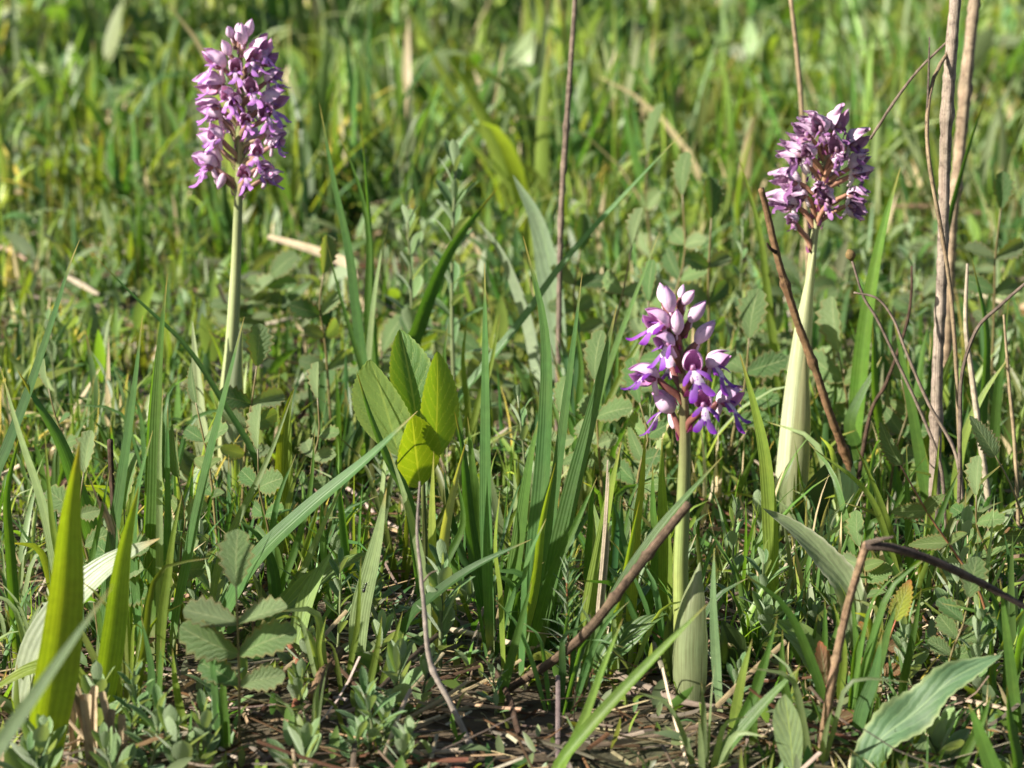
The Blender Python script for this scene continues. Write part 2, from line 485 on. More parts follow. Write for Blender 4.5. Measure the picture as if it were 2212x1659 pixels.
def field(name, clumps, per, y0, y1, lmin, lmax, w, rad, label, power=1., seg=5, pal=GRASSPAL, lean=.30, thin=0., **k):
    """grass growing in clumps that share a colour, a height and a lean"""
    c = scatter(clumps, y0, y1, power)
    if thin:
        bare = np.exp(-((c[:, 0] - .04) / .06) ** 2 - ((c[:, 1] - .93) / .06) ** 2) * .5      # worn, littered spot by the fresh orchid
        c = c[value_noise(c[:, 0], c[:, 1], 11, 2.) + .3 * rng.random(len(c)) - bare > thin]
    m = len(c)
    ccol = palette(m, pal, .15)
    chd = rng.random(m) * 6.283
    cl = (lmin + (lmax - lmin) * rng.random(m) ** 1.5) * (.55 + .9 * value_noise(c[:, 0], c[:, 1], 4.5, 5.))
    cl = cl * np.clip((c[:, 1] - .74) / .36, .4, 1.)          # grazed shorter where herbs dominate
    crad = rad * (.4 + 1.2 * rng.random(m))
    i = np.repeat(np.arange(m), rng.integers(max(1, per // 2), per + per // 2 + 1, m))
    n = len(i)
    a = rng.random(n) * 6.283; q = np.sqrt(rng.random(n)) * crad[i]
    p = c[i].copy(); p[:, 0] += np.cos(a) * q; p[:, 1] += np.sin(a) * q
    p[:, 2] = gz(p[:, 0], p[:, 1]) - .001
    Ln = cl[i] * (.45 + .65 * rng.random(n))
    hd = np.where(rng.random(n) < .5, chd[i] + rng.normal(0, .7, n), a)
    ccol = ccol[i]; dry = rng.random(n) < .05; ccol[dry] = np.array(STRAW)
    cc = ccol * (1 + .15 * rng.standard_normal((n, 1))).clip(.6, 1.5)
    o = sward(name, p, Ln, w * (.55 + .9 * rng.random(n)) * (.6 + .5 * Ln / lmax), hd, np.abs(rng.normal(.05, lean, n)), rng.normal(.45, .7, n).clip(-.4, 2.0),
              rng.normal(0, .7, n), cc, M_SWARD, seg=seg, tipcol=(rng.random(n) < .25).astype(float), **k)
    return tag(o, label, 'grass', kind='stuff')


field('grass', 1450, 6, .84, 1.35, .010, .055, .0026, .010, 'short fine green grass of the near meadow turf', thin=.45)
field('grass', 2300, 8, 1.28, 2.3, .015, .080, .0046, .018, 'fine green turf grass behind the orchids', thin=.36)
field('fine_grass', 2000, 8, 1.28, 2.4, .015, .060, .0024, .014, 'fine yellow-green grass threading the turf behind', pal=[(3, YG), (2, MG), (2, PALE), (1, OLIVE)], thin=.3)
FARPAL = [(3, MG), (2, (.13, .20, .07)), (2.4, YG), (.8, DG), (2.2, PALE), (1.6, OLIVE), (1.5, (.17, .24, .06))]
field('tall_grass', 980, 10, 2.1, 3.7, .03, .16, .0095, .04, 'soft green taller grass across the meadow behind the orchids', pal=FARPAL, thin=.38)
field('tall_grass', 1350, 10, 3.4, 8.5, .06, .21, .0125, .07, 'far blurred grass closing off the meadow', seg=4, pal=FARPAL, thin=.25)

# leafy ground cover
def cover(name, n, y0, y1, lmin, lmax, aspect, zmax, pal, label, power=1., cat='ground cover'):
    p = scatter(n, y0, y1, power)
    p[:, 2] += zmax * rng.random(n) ** 1.5
    Ln = lmin + (lmax - lmin) * rng.random(n)
    o = sward(name, p, Ln, Ln * aspect * (.7 + .6 * rng.random(n)), rng.random(n) * 6.283, rng.uniform(.1, 1.35, n), rng.normal(.5, .5, n), rng.normal(0, .7, n),
              palette(n, pal), M_SWARD, seg=5, profile='leaf', fold=.22)
    return tag(o, label, cat, kind='stuff')


COVER = [(2, (.13, .22, .04)), (3, SAGE), (2, MG), (2.2, PALE), (1.5, BG), (1.4, YG), (1.2, (.27, .32, .20))]
cover('leafy_ground_cover', 3600, .80, 1.5, .005, .015, .30, .012, COVER, 'small green leaves of low herbs near the ground')
cover('leafy_ground_cover', 5000, 1.4, 3.0, .010, .036, .27, .034, COVER, 'pale green low herb leaves carpeting the meadow behind')
cover('leafy_ground_cover', 5300, 2.8, 7.0, .03, .075, .34, .07, COVER, 'blurred leaves of herbs in the far grass')


def litter(name, n, y0, y1, lmin, lmax, w, zmax, label, pal, power=1.):
    p = scatter(n, y0, y1, power)
    p[:, 2] += .001 + zmax * rng.random(n) ** 2
    Ln = lmin + (lmax - lmin) * rng.random(n) ** 2
    o = sward(name, p, Ln, w * (.4 + 1.2 * rng.random(n)), rng.random(n) * 6.283, rng.normal(1.5, .14, n), rng.normal(0, .25, n), rng.normal(0, .8, n),
              palette(n, pal, .3), M_DRY, seg=4, profile='flat', fold=-.5, ncol=3)
    return tag(o, label, 'litter', kind='stuff')


LIT = [(3, STRAW), (2, STRAW2), (2, GREYB), (2, BROWN), (1, (.10, .06, .03))]
litter('dry_grass_litter', 8000, .80, 1.4, .008, .06, .0013, .008, 'dead straw and stem bits lying matted on the soil', LIT)
litter('dry_grass_litter', 3600, 1.3, 3.5, .02, .09, .0022, .02, 'scattered dead grass stems behind the orchids', LIT)

# ------------------------------------------------------------------ hero grass
def ground_path(pts, Y, lean=0., extend=True):
    q = [P(u, v, Y + lean * i / max(len(pts) - 1, 1)) for i, (u, v) in enumerate(pts)]
    while len(q) > 2 and q[1].z < gz(q[1].x, q[1].y) + .001: q.pop(0)
    g = float(gz(q[0].x, q[0].y))
    if q[0].z < g - .003:
        d = q[1] - q[0]
        q[0] = q[0] + d * ((g - .003 - q[0].z) / d.z) if abs(d.z) > 1e-6 else q[0]
    elif extend and q[0].z > g - .002:
        d = (q[0] - q[1]); d.normalize()
        d = (d + Vector((0, 0, -1.2))).normalized()
        k = (q[0].z - g + .004) / -d.z
        q.insert(0, q[0] + d * k)
    return q


def wprofile(w):
    return lambda t: w * (.62 + .55 * min(1, t / .35)) * max(.02, (1 - t ** 2.6)) if t < .999 else w * .02


CAMFACE = np.array([0, -1., .25])


def blade_mesh(pts, Y, w, c, lean=0., face=None, fold=.3, twist=0., tip=None, mat=None, prof=None, n=20):
    q = ground_path(pts, Y, lean)
    wm = pxm(w, Y) * 1.25
    f = CAMFACE if face is None else np.array(face, float)
    base = np.array(c)
    tipc = np.array(tip if tip is not None else (.32, .24, .07))

    def cf(a, j, cc):
        k = max(0, (a - .9) / .1)
        b = cc * (1 + .12 * math.sin(a * 9 + 3 * base[0]))
        if a < .12: b = b * .5 + np.array((.30, .30, .16)) * .5
        return b * (1 - k) + tipc * k
    mb = MB()
    mb.ribbon(q, prof(wm) if prof else wprofile(wm), f, base, fold=fold, n=n, cols=5, twist=twist, cfun=cf)
    return mb, q[0]


def blades(name, label, cat, specs, group=None, part='blade'):
    """a tuft (several blades) or a single blade as one thing. spec: (pts base->tip, Y, width px, colour, options)"""
    made = [blade_mesh(s[0], s[1], s[2], s[3], **(s[4] if len(s) > 4 else {})) for s in specs]
    b = made[0][1].copy(); b.z = float(gz(b.x, b.y))
    root = tag(empty(name, b), label, cat, group)
    for mb, _ in made: mb.build(part, M_GRASS, root, b)
    return root


L_ = (-.6, -.8, .2); R_ = (.6, -.8, .2); SL = (-.85, -.45, .2); SR = (.85, -.5, .2)
blades('grass_tuft', 'tall blue-green tuft of stiff upright blades between the oval-leaved seedling and the fresh purple orchid', 'grass', [
    ([(1062, 1430), (1052, 1100), (1050, 800), (1047, 568)], 1.02, 25, BG, dict(face=L_)),
    ([(1125, 1440), (1165, 1150), (1183, 900), (1178, 700), (1130, 510)], 1.01, 34, BG, dict(face=L_, fold=.5)),
    ([(1150, 1420), (1205, 1020), (1235, 780), (1258, 588)], 1.03, 22, BG, dict(face=L_)),
    ([(1165, 1400), (1230, 1100), (1285, 880), (1333, 658)], 1.02, 36, (.075, .15, .04), dict(face=L_, fold=.4)),
    ([(1085, 1430), (1120, 1180), (1145, 1000), (1168, 890)], 1.04, 28, MG, dict(face=L_)),
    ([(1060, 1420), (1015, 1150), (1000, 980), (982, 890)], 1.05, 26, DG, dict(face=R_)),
    ([(1045, 1400), (1040, 1200), (1022, 1020), (1010, 900)], 1.06, 22, MG, {}),
    ([(1110, 1440), (1150, 1280), (1170, 1130), (1200, 1000)], 1.0, 22, YG, dict(face=R_)),
    ([(1140, 1430), (1190, 1250), (1240, 1140), (1290, 1030)], 1.01, 18, MG, {}),
    ([(1090, 1440), (1085, 1290), (1072, 1180), (1080, 1060)], .99, 20, YG, dict(face=SL)),
    ([(1130, 1440), (1135, 1330), (1140, 1220), (1180, 1120)], .98, 24, BG, dict(face=SL))])
blades('grass_plant', 'short dark green blade slanting out of the blue-green tuft over silky sprigs', 'grass', [([(880, 1345), (940, 1285), (1030, 1222), (1148, 1165)], .99, 24, DG, dict(lean=-.02, face=(-.3, -.6, .8)))])
blades('grass_plant', 'slim green blade rising from bare litter under the blue-green tuft', 'grass', [([(1072, 1560), (1092, 1470), (1118, 1370), (1150, 1250)], .95, 16, MG)])
blades('grass_plant', 'long thin arching blade crossing the thin grey-brown upright stalk', 'grass', [([(960, 905), (1040, 800), (1130, 690), (1220, 565), (1340, 430), (1481, 279)], 1.34, 17, BG, dict(face=(-.5, -.6, .6)))])
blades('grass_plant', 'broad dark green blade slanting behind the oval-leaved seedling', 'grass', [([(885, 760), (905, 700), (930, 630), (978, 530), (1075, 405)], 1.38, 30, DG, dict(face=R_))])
blades('grass_tuft', 'tall slender blades standing beside the tall lilac orchid spike', 'grass', [
    ([(800, 900), (775, 700), (755, 540), (722, 390), (690, 222)], 1.32, 22, BG, dict(face=L_)),
    ([(815, 900), (795, 700), (797, 520), (775, 400), (727, 278)], 1.34, 13, MG, {}),
    ([(820, 900), (805, 700), (800, 520), (790, 380), (780, 265)], 1.35, 11, BG, dict(face=R_)),
    ([(790, 900), (800, 740), (815, 600), (840, 470)], 1.33, 14, PALE, dict(face=L_)),
    ([(810, 900), (770, 760), (735, 640), (705, 520)], 1.31, 9, MG, {})])
blades('grass_plant', 'wide bright green blade standing beside the withering orchid flowers', 'grass', [([(1845, 1000), (1862, 800), (1880, 650), (1908, 500), (1945, 362)], 1.30, 30, (.10, .19, .03), dict(face=L_, fold=.5))])
blades('grass_plant', 'tall sharp green blade standing behind the thick weathered dry stalk', 'grass', [([(1990, 1000), (2015, 760), (2040, 520), (2085, 340), (2140, 176)], 1.34, 17, DG, dict(face=R_))])
blades('grass_plant', 'yellow-green folded blade standing between the fresh and withered orchids', 'grass', [([(1672, 1250), (1668, 1120), (1655, 980), (1630, 870), (1598, 762)], 1.06, 30, YG, dict(face=L_, fold=.5))])
blades('grass_plant', 'pale yellow blade beside the broken top of the rough brown twig', 'grass', [([(1690, 900), (1665, 700), (1640, 500), (1592, 325)], 1.42, 14, YG)])
blades('grass_tuft', 'many upright green blades standing among the thin dry stalks', 'grass', [
    ([(2010, 1120), (1985, 960), (1955, 800), (1930, 690)], 1.22, 22, MG, dict(face=L_)),
    ([(2020, 1120), (1990, 980), (1962, 860), (1962, 740)], 1.23, 16, YG, {}),
    ([(1950, 1100), (1915, 980), (1890, 860), (1885, 700)], 1.26, 26, MG, dict(face=R_)),
    ([(1990, 1100), (2000, 960), (2030, 840), (2085, 700)], 1.25, 22, YG, dict(face=L_)),
    ([(1890, 1100), (1850, 960), (1840, 900), (1905, 770)], 1.27, 26, MG, dict(face=L_)),
    ([(2110, 1080), (2120, 900), (2130, 720), (2100, 560)], 1.24, 22, DG, dict(face=R_)),
    ([(2140, 1080), (2150, 900), (2160, 800), (2180, 640)], 1.25, 18, MG, {}),
    ([(2060, 1100), (2080, 960), (2120, 860), (2180, 770)], 1.22, 18, YG, dict(face=L_))])
blades('grass_plant', 'single dark green blade with a pale tip arching over far-lying brown straw', 'grass', [([(-20, 1075), (20, 960), (62, 850), (118, 680), (150, 575), (172, 518)], 1.08, 25, DG, dict(face=L_))])
blades('grass_plant', 'thin dark blade leaning away from the foot of the tall lilac orchid', 'grass', [([(560, 1010), (480, 865), (400, 745), (290, 640), (192, 540)], 1.16, 10, DG)])
blades('grass_tuft', 'crowded tall green blades beside the tall lilac orchid stem', 'grass', [
    ([(330, 1340), (340, 1100), (343, 900), (350, 740), (362, 592)], 1.02, 34, MG, dict(face=L_, fold=.55)),
    ([(318, 1330), (322, 1050), (330, 850), (358, 635)], 1.03, 20, MG, dict(face=R_)),
    ([(218, 1420), (242, 1200), (270, 1000), (290, 850), (308, 682)], 1.0, 27, BG, dict(face=L_)),
    ([(345, 1330), (345, 1130), (345, 980), (352, 832)], 1.0, 13, PALE, {}),
    ([(352, 1330), (362, 1150), (362, 1010), (362, 870)], 1.01, 14, BG, {}),
    ([(300, 1340), (290, 1180), (300, 1050), (330, 930)], .99, 20, BG, dict(face=L_)),
    ([(350, 1340), (362, 1250), (375, 1150), (395, 1060)], .98, 16, YG, {}),
    ([(310, 1350), (290, 1260), (280, 1120), (298, 1010)], 1.03, 14, YG, {})])
blades('grass_plant', 'thick ribbed grey-green blade crossing the base of the tall lilac orchid', 'grass', [([(385, 1340), (405, 1250), (425, 1150), (455, 1000), (490, 850), (528, 684)], 1.0, 40, BG, dict(face=SL, fold=.4))])
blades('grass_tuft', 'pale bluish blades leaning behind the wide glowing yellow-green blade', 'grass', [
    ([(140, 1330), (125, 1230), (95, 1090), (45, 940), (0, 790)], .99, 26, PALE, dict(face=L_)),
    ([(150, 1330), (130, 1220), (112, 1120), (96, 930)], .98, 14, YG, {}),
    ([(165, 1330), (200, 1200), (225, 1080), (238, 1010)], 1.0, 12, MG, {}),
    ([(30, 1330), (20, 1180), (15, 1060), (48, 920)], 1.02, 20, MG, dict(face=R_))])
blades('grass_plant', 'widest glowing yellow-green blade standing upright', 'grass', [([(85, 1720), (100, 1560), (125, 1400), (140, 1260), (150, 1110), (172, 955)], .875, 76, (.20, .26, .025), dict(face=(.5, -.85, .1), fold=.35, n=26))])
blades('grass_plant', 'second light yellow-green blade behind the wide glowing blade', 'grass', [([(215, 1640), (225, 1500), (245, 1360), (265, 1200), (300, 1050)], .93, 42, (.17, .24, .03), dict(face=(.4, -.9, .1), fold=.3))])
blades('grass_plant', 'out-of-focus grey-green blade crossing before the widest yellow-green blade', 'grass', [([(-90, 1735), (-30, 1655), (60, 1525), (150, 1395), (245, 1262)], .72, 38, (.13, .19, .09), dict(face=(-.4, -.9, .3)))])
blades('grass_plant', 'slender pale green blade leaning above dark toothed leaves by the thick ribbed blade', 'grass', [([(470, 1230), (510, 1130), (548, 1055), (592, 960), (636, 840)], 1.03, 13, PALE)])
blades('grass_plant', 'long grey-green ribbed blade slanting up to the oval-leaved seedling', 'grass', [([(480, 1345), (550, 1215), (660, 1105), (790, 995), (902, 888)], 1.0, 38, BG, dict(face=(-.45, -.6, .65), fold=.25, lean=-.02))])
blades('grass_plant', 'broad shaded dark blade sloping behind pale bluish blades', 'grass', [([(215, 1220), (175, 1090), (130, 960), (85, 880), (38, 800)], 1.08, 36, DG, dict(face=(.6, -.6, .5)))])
blades('pale_grass_plant', 'broad blade with a painted silvery sheen arching behind the widest yellow-green blade', 'grass', [([(60, 1500), (90, 1400), (160, 1290), (250, 1210), (345, 1163)], .95, 74, (.30, .34, .24), dict(face=(-.45, -.75, .5), fold=.25, tip=(.4, .3, .12)))])  # shiny reflection put into the blade's pale base colour
blades('grass_plant', 'light flat blade carrying a small black ant', 'grass', [([(770, 1450), (778, 1330), (800, 1230), (818, 1150), (835, 1055)], .985, 34, PALE, dict(face=(-.25, -.9, .3), fold=.15))])
blades('grass_tuft', 'short pale pointed blades below the oval-leaved seedling', 'grass', [
    ([(925, 1310), (905, 1180), (872, 1060), (838, 965)], 1.0, 22, PALE, dict(face=L_)),
    ([(935, 1310), (936, 1190), (935, 1080), (937, 975)], 1.01, 22, (.24, .28, .06), dict(face=L_)),
    ([(945, 1310), (958, 1160), (978, 1060), (1008, 948)], 1.0, 25, (.28, .28, .14), dict(face=R_)),
    ([(930, 1320), (960, 1220), (1000, 1130), (985, 1020)], 1.03, 16, MG, {})])
blades('grass_plant', 'narrow blue-green blade rising against the oval-leaved seedling', 'grass', [([(905, 1250), (880, 1080), (840, 1000), (800, 900), (770, 800)], 1.05, 22, BG, dict(face=R_))])
blades('grass_tuft', 'bright yellow-green pointed blades around a cream straw beside the fresh orchid', 'grass', [
    ([(1270, 1340), (1298, 1190), (1316, 1080), (1342, 955)], 1.01, 28, YG, dict(face=L_)),
    ([(1360, 1330), (1372, 1140), (1385, 1040), (1395, 925)], 1.03, 24, (.22, .25, .04), dict(face=R_)),
    ([(1440, 1340), (1440, 1200), (1432, 1060), (1430, 948)], 1.05, 28, YG, dict(face=L_)),
    ([(1330, 1340), (1350, 1240), (1365, 1160), (1382, 1080)], .99, 20, YG, dict(face=R_)),
    ([(1290, 1340), (1270, 1240), (1275, 1130), (1285, 1000)], 1.04, 14, MG, {}),
    ([(1400, 1330), (1420, 1200), (1412, 1100), (1410, 1000)], 1.06, 20, MG, dict(face=L_))])
blades('grass_plant', 'green blade slanting in front of the fresh purple orchid stem', 'grass', [([(1280, 1400), (1345, 1265), (1420, 1150), (1490, 1065), (1562, 985)], .96, 26, MG, dict(face=(-.5, -.6, .6)))])
blades('grass_plant', 'thick bright green stalk slanting low over litter in front of the fresh orchid', 'grass', [
    ([(1205, 1660), (1260, 1590), (1350, 1490), (1440, 1395), (1530, 1303)], .875, 24, (.13, .22, .03), dict(face=(-.4, -.7, .6), fold=.6)),
    ([(1215, 1660), (1262, 1560), (1305, 1440), (1346, 1335)], .88, 18, (.13, .21, .04), dict(face=L_, fold=.6))])
blades('grass_plant', 'straight pale blue-green blade next to the fresh orchid sheath leaf', 'grass', [([(1560, 1580), (1550, 1450), (1542, 1300), (1543, 1180)], .955, 19, (.13, .20, .10), dict(face=L_))])
blades('grass_tuft', 'fan of green blades around the pale spoon-shaped leaf', 'grass', [
    ([(1560, 1650), (1600, 1560), (1640, 1470), (1680, 1330)], .91, 18, MG, {}),
    ([(1545, 1650), (1600, 1580), (1670, 1500), (1730, 1440)], .90, 26, MG, dict(face=(-.5, -.6, .6))),
    ([(1630, 1640), (1625, 1540), (1640, 1450), (1665, 1390)], .92, 18, MG, {}),
    ([(1570, 1650), (1585, 1570), (1605, 1460), (1625, 1380)], .925, 20, YG, dict(face=L_)),
    ([(1700, 1640), (1705, 1540), (1690, 1450), (1690, 1360)], .93, 16, MG, {})])
blades('grass_tuft', 'upright bright green blades under the sharply bent twig', 'grass', [
    ([(1845, 1600), (1850, 1500), (1852, 1400), (1838, 1270)], .94, 16, MG, dict(face=L_)),
    ([(1860, 1600), (1880, 1500), (1900, 1430), (1940, 1290)], .93, 24, MG, dict(face=L_)),
    ([(1850, 1610), (1862, 1540), (1890, 1460), (1905, 1370)], .92, 26, BG, dict(face=L_)),
    ([(1770, 1600), (1765, 1500), (1780, 1400), (1782, 1290)], .96, 14, MG, {}),
    ([(1830, 1600), (1815, 1500), (1822, 1400), (1800, 1300)], .95, 14, YG, {}),
    ([(1940, 1600), (1950, 1480), (1975, 1360), (1990, 1270)], .95, 14, MG, {})])
blades('grass_tuft', 'narrow yellow-green blades beside the broad dark orchid leaf', 'grass', [
    ([(1960, 1330), (1920, 1180), (1870, 1060), (1752, 965)], 1.07, 12, YG, {}),
    ([(1965, 1330), (1935, 1200), (1900, 1080), (1848, 960)], 1.08, 14, YG, {}),
    ([(1975, 1330), (1965, 1200), (1960, 1080), (1958, 960)], 1.09, 13, MG, {}),
    ([(1985, 1330), (2000, 1200), (2040, 1090), (2075, 1010)], 1.08, 14, MG, {}),
    ([(1980, 1340), (1990, 1230), (2010, 1130), (2030, 940)], 1.10, 12, YG, {}),
    ([(1970, 1340), (1945, 1260), (1915, 1200), (1890, 1130)], 1.05, 14, MG, {})])
blades('grass_plant', 'tall slender green blade past the tip of the wavy-edged leaf', 'grass', [([(2210, 1680), (2195, 1530), (2180, 1400), (2160, 1250)], .92, 22, MG, dict(face=L_))])
blades('grass_tuft', 'wide short green blades below the wavy-edged leaf', 'grass', [
    ([(2170, 1720), (2140, 1640), (2110, 1560), (2092, 1520)], .87, 34, MG, dict(face=L_)),
    ([(2190, 1720), (2195, 1640), (2180, 1560), (2175, 1480)], .87, 26, BG, dict(face=R_)),
    ([(2060, 1720), (2080, 1640), (2120, 1560), (2140, 1500)], .88, 18, MG, {})])
blades('grass_tuft', 'stiff fresh blades beside the dark round-leafleted toothed plant', 'grass', [
    ([(480, 1660), (475, 1560), (462, 1450), (455, 1380)], .90, 22, BG, dict(face=L_)),
    ([(330, 1660), (340, 1560), (346, 1480), (348, 1380)], .90, 18, MG, dict(face=L_)),
    ([(500, 1660), (490, 1600), (482, 1500), (490, 1420)], .905, 16, MG, {}),
    ([(420, 1660), (400, 1580), (380, 1480), (372, 1400)], .92, 14, YG, {}),
    ([(300, 1660), (310, 1560), (330, 1460), (305, 1330)], .93, 20, BG, dict(face=L_)),
    ([(390, 1660), (380, 1590), (330, 1630), (290, 1640)], .89, 12, MG, {})])
blades('grass_tuft', 'thin yellowish blades between toothed plant and silky sprigs', 'grass', [
    ([(730, 1560), (760, 1420), (772, 1350), (780, 1200)], .97, 10, YG, {}),
    ([(715, 1560), (700, 1460), (690, 1400), (705, 1330)], .96, 9, YG, {}),
    ([(780, 1560), (800, 1470), (815, 1400), (825, 1330)], .96, 12, YG, {}),
    ([(790, 1560), (820, 1500), (840, 1430), (870, 1320)], .965, 12, YG, {}),
    ([(740, 1560), (735, 1480), (720, 1400), (690, 1380)], .95, 8, OLIVE, {})])
blades('grass_tuft', 'loose green blades between the tall lilac orchid and the long ribbed blade', 'grass', [
    ([(600, 1290), (640, 1180), (670, 1060), (680, 930)], 1.06, 12, MG, {}),
    ([(590, 1290), (585, 1190), (600, 1080), (640, 980)], 1.05, 14, BG, {}),
    ([(610, 1290), (600, 1200), (570, 1110), (560, 1030)], 1.07, 12, MG, {}),
    ([(620, 1290), (660, 1220), (700, 1130), (745, 1040)], 1.05, 13, PALE, {}),
    ([(600, 1300), (590, 1220), (560, 1160), (500, 1110)], 1.04, 16, BG, {})])
blades('grass_tuft', 'fine green blades among herbs behind the blue-green tuft', 'grass', [
    ([(1000, 1000), (985, 880), (960, 780), (968, 700)], 1.30, 12, MG, {}),
    ([(1010, 1000), (1030, 880), (1060, 790), (1080, 680)], 1.31, 12, YG, {}),
    ([(990, 1000), (960, 900), (930, 820), (860, 740)], 1.29, 10, MG, {}),
    ([(1015, 1000), (1010, 880), (1000, 780), (1010, 680)], 1.32, 12, YG, {})])
blades('grass_tuft', 'slim blades standing before pale toothed leaves by the fresh orchid buds', 'grass', [
    ([(1270, 1000), (1290, 880), (1320, 780), (1425, 500)], 1.28, 14, MG, dict(face=L_)),
    ([(1280, 1000), (1300, 900), (1370, 760), (1450, 640)], 1.27, 12, YG, {}),
    ([(1260, 1000), (1250, 880), (1255, 790), (1240, 680)], 1.29, 14, MG, {}),
    ([(1275, 1000), (1310, 920), (1330, 820), (1335, 700)], 1.30, 10, MG, {})])

# small loose tufts through the turf
def proc_tufts(n, y0, y1, hmin, hmax, wmin, wmax, label, group, seed, nb=(5, 9), avoid=False):
    r = random.Random(seed)
    for k in range(n):
        y = y0 + (y1 - y0) * r.random()
        x = (r.random() * 2 - 1) * (.2 * y * 1.05)
        if avoid:
            while any(abs(x / y - c) < wd and y < yy for c, wd, yy in ((.066, .030, 1.0), (-.038, .022, 1.09), (.11, .02, 1.23), (-.11, .015, 1.25))): x = (r.random() * 2 - 1) * .21 * y
        b = Vector((x, y, float(gz(x, y))))
        word, base = r.choice([('mid-green', MG), ('yellow-green', YG), ('bluish green', BG), ('pale green', PALE), ('olive green', OLIVE)])
        root = tag(empty('grass_tuft', b), label % word, 'grass', group % word)
        H = hmin + (hmax - hmin) * r.random()
        for i in range(r.randint(*nb)):
            h = H * r.uniform(.5, 1.); a = r.random() * 6.283; ln = r.uniform(.05, .6); cv = r.uniform(.0, .8)
            o = Vector((math.cos(a), math.sin(a), 0)); st = o * r.uniform(0, .006)
            q = [st + Vector((0, 0, -.003)), st + o * h * .3 * ln + Vector((0, 0, h * .4)), st + o * h * (.65 * ln) + Vector((0, 0, h * .75)), st + o * h * (ln + cv * .4) + Vector((0, 0, h * (1 - .3 * cv)))]
            c = np.array(base) * r.uniform(.8, 1.25)
            mb = MB(); mb.ribbon(q, wprofile(r.uniform(wmin, wmax)), (r.uniform(-1, 1), -1, .2), c, fold=.35, n=10, cols=3, cfun=lambda a, j, cc: cc if a < .93 else np.array((.3, .22, .08)))
            mb.build('blade', M_GRASS, root)


proc_tufts(34, .86, 1.25, .02, .055, .0010, .0028, 'small tuft of short %s grass in the littered turf around the fresh orchid', 'short %s tufts', 3)
proc_tufts(30, .93, 1.25, .05, .095, .0016, .0042, 'upright loose tuft of %s blades among the near herbs', 'upright %s tufts among near herbs', 6, nb=(3, 6), avoid=True)
proc_tufts(46, 1.3, 2.3, .04, .085, .0018, .0035, 'loose %s grass tuft in the turf behind the orchids', 'loose %s tufts behind the orchids', 4)
proc_tufts(60, 2.3, 4.4, .08, .20, .003, .007, 'long-bladed %s grass tuft in the meadow far behind the orchids', 'far %s meadow tufts', 5)

# ------------------------------------------------------------------ leaves
def leaf_mesh(name, mat, c, prof, n=13, teeth=0, amp=.0, fold=.25, curl=.15, wave=0., edge=None, tipc=None, base_c=None, aspect=.45, cols=9):
    """unit leaf along +Y, facing +Z"""
    if teeth: n = teeth * 2 + 1
    rows, uvs, cs = [], [], []
    c = np.array(c)
    for i in range(n):
        t = i / (n - 1)
        hw = aspect / 2 * prof(t)
        if teeth: hw *= 1 + (amp if i % 2 else -amp * .55)
        dy = -(.35 / n) * (0 if i % 2 else 1) if teeth else 0
        row, ru, rc = [], [], []
        for j in np.linspace(-1, 1, cols):
            a = abs(j)
            z = fold * hw * a ** 1.3 - curl * t * t + wave * math.sin(t * 17 + (2 if j > 0 else 0)) * a * a * hw
            row.append((j * hw, t + dy * a * a, z)); ru.append((j * .5 + .5, t))
            cc = c * (1 + .10 * math.sin(5 * t + 3 * j))
            if edge is not None and a > .95: cc = cc * .68 + np.array(edge) * .32
            if tipc is not None: cc = cc * (1 - t ** 6) + np.array(tipc) * t ** 6
            rc.append(cc)
        rows.append(row); uvs.append(ru); cs.append(rc)
    mb = MB(); mb.grid(rows, uvs, cs)
    return mb.mesh(name, [mat])


def ov(p, q=.9): return lambda t: max(.015, math.sin(math.pi * min(max(t, 0.), 1.) ** p) ** q)


def wedge(t): return max(.03, min(1., 1.25 * t ** .6) * math.cos(min(1., max(0., (t - .45) / .62)) * math.pi / 2) ** .6)


def obl(t): return max(.02, (t ** .75) * (1 - t ** 5) * 1.25 + .06)


OVAL = [leaf_mesh('oval_leaf', M_BROAD, c, ov(.85, .75), teeth=19, amp=.03, fold=f, curl=cv, aspect=.55, edge=(.26, .32, .08), cols=9) for c, f, cv in (((.07, .15, .025), .4, .1), ((.14, .21, .06), .2, -.05), ((.11, .20, .025), .15, .1), ((.15, .245, .025), .2, -.05))]
TOOTH = [leaf_mesh('toothed_leaflet', M_TOOTH, c, wedge, teeth=6, amp=.22, fold=f, curl=cv, aspect=a, edge=(.32, .12, .05)) for c, f, cv, a in
         (((.07, .145, .04), .3, .15, .66), ((.11, .18, .06), .2, .25, .72), ((.15, .21, .09), .5, .1, .60))]
TOOTHLONG = [leaf_mesh('toothed_leaflet', M_TOOTH, c, ov(.62, .7), teeth=11, amp=.20, fold=.25, curl=.12, aspect=.42, edge=(.36, .12, .05)) for c in ((.09, .15, .05), (.10, .15, .04))]
TOOTHRED = [leaf_mesh('toothed_leaflet', M_TOOTH, c, ov(.66, .65), teeth=10, amp=.18, fold=.3, curl=.1, aspect=.45, edge=(.42, .08, .03), tipc=(.40, .10, .04)) for c in ((.17, .15, .04), (.22, .25, .03), (.17, .10, .05))]
SILK = [leaf_mesh('silky_leaf', M_SILK, c, obl, n=9, fold=f, curl=cv, aspect=a, edge=(.36, .44, .30), cols=5) for c, f, cv, a in
        (((.12, .20, .065), .2, .05, .44), ((.10, .19, .05), .3, .15, .38), ((.15, .23, .08), .15, -.1, .48), ((.08, .17, .05), .25, .2, .36))]
GREENSP = [leaf_mesh('narrow_leaf', M_SILK, c, ov(.75, .8), n=8, fold=.5, curl=cv, aspect=.17, cols=3) for c, cv in (((.075, .16, .045), .1), ((.06, .14, .04), .3))]


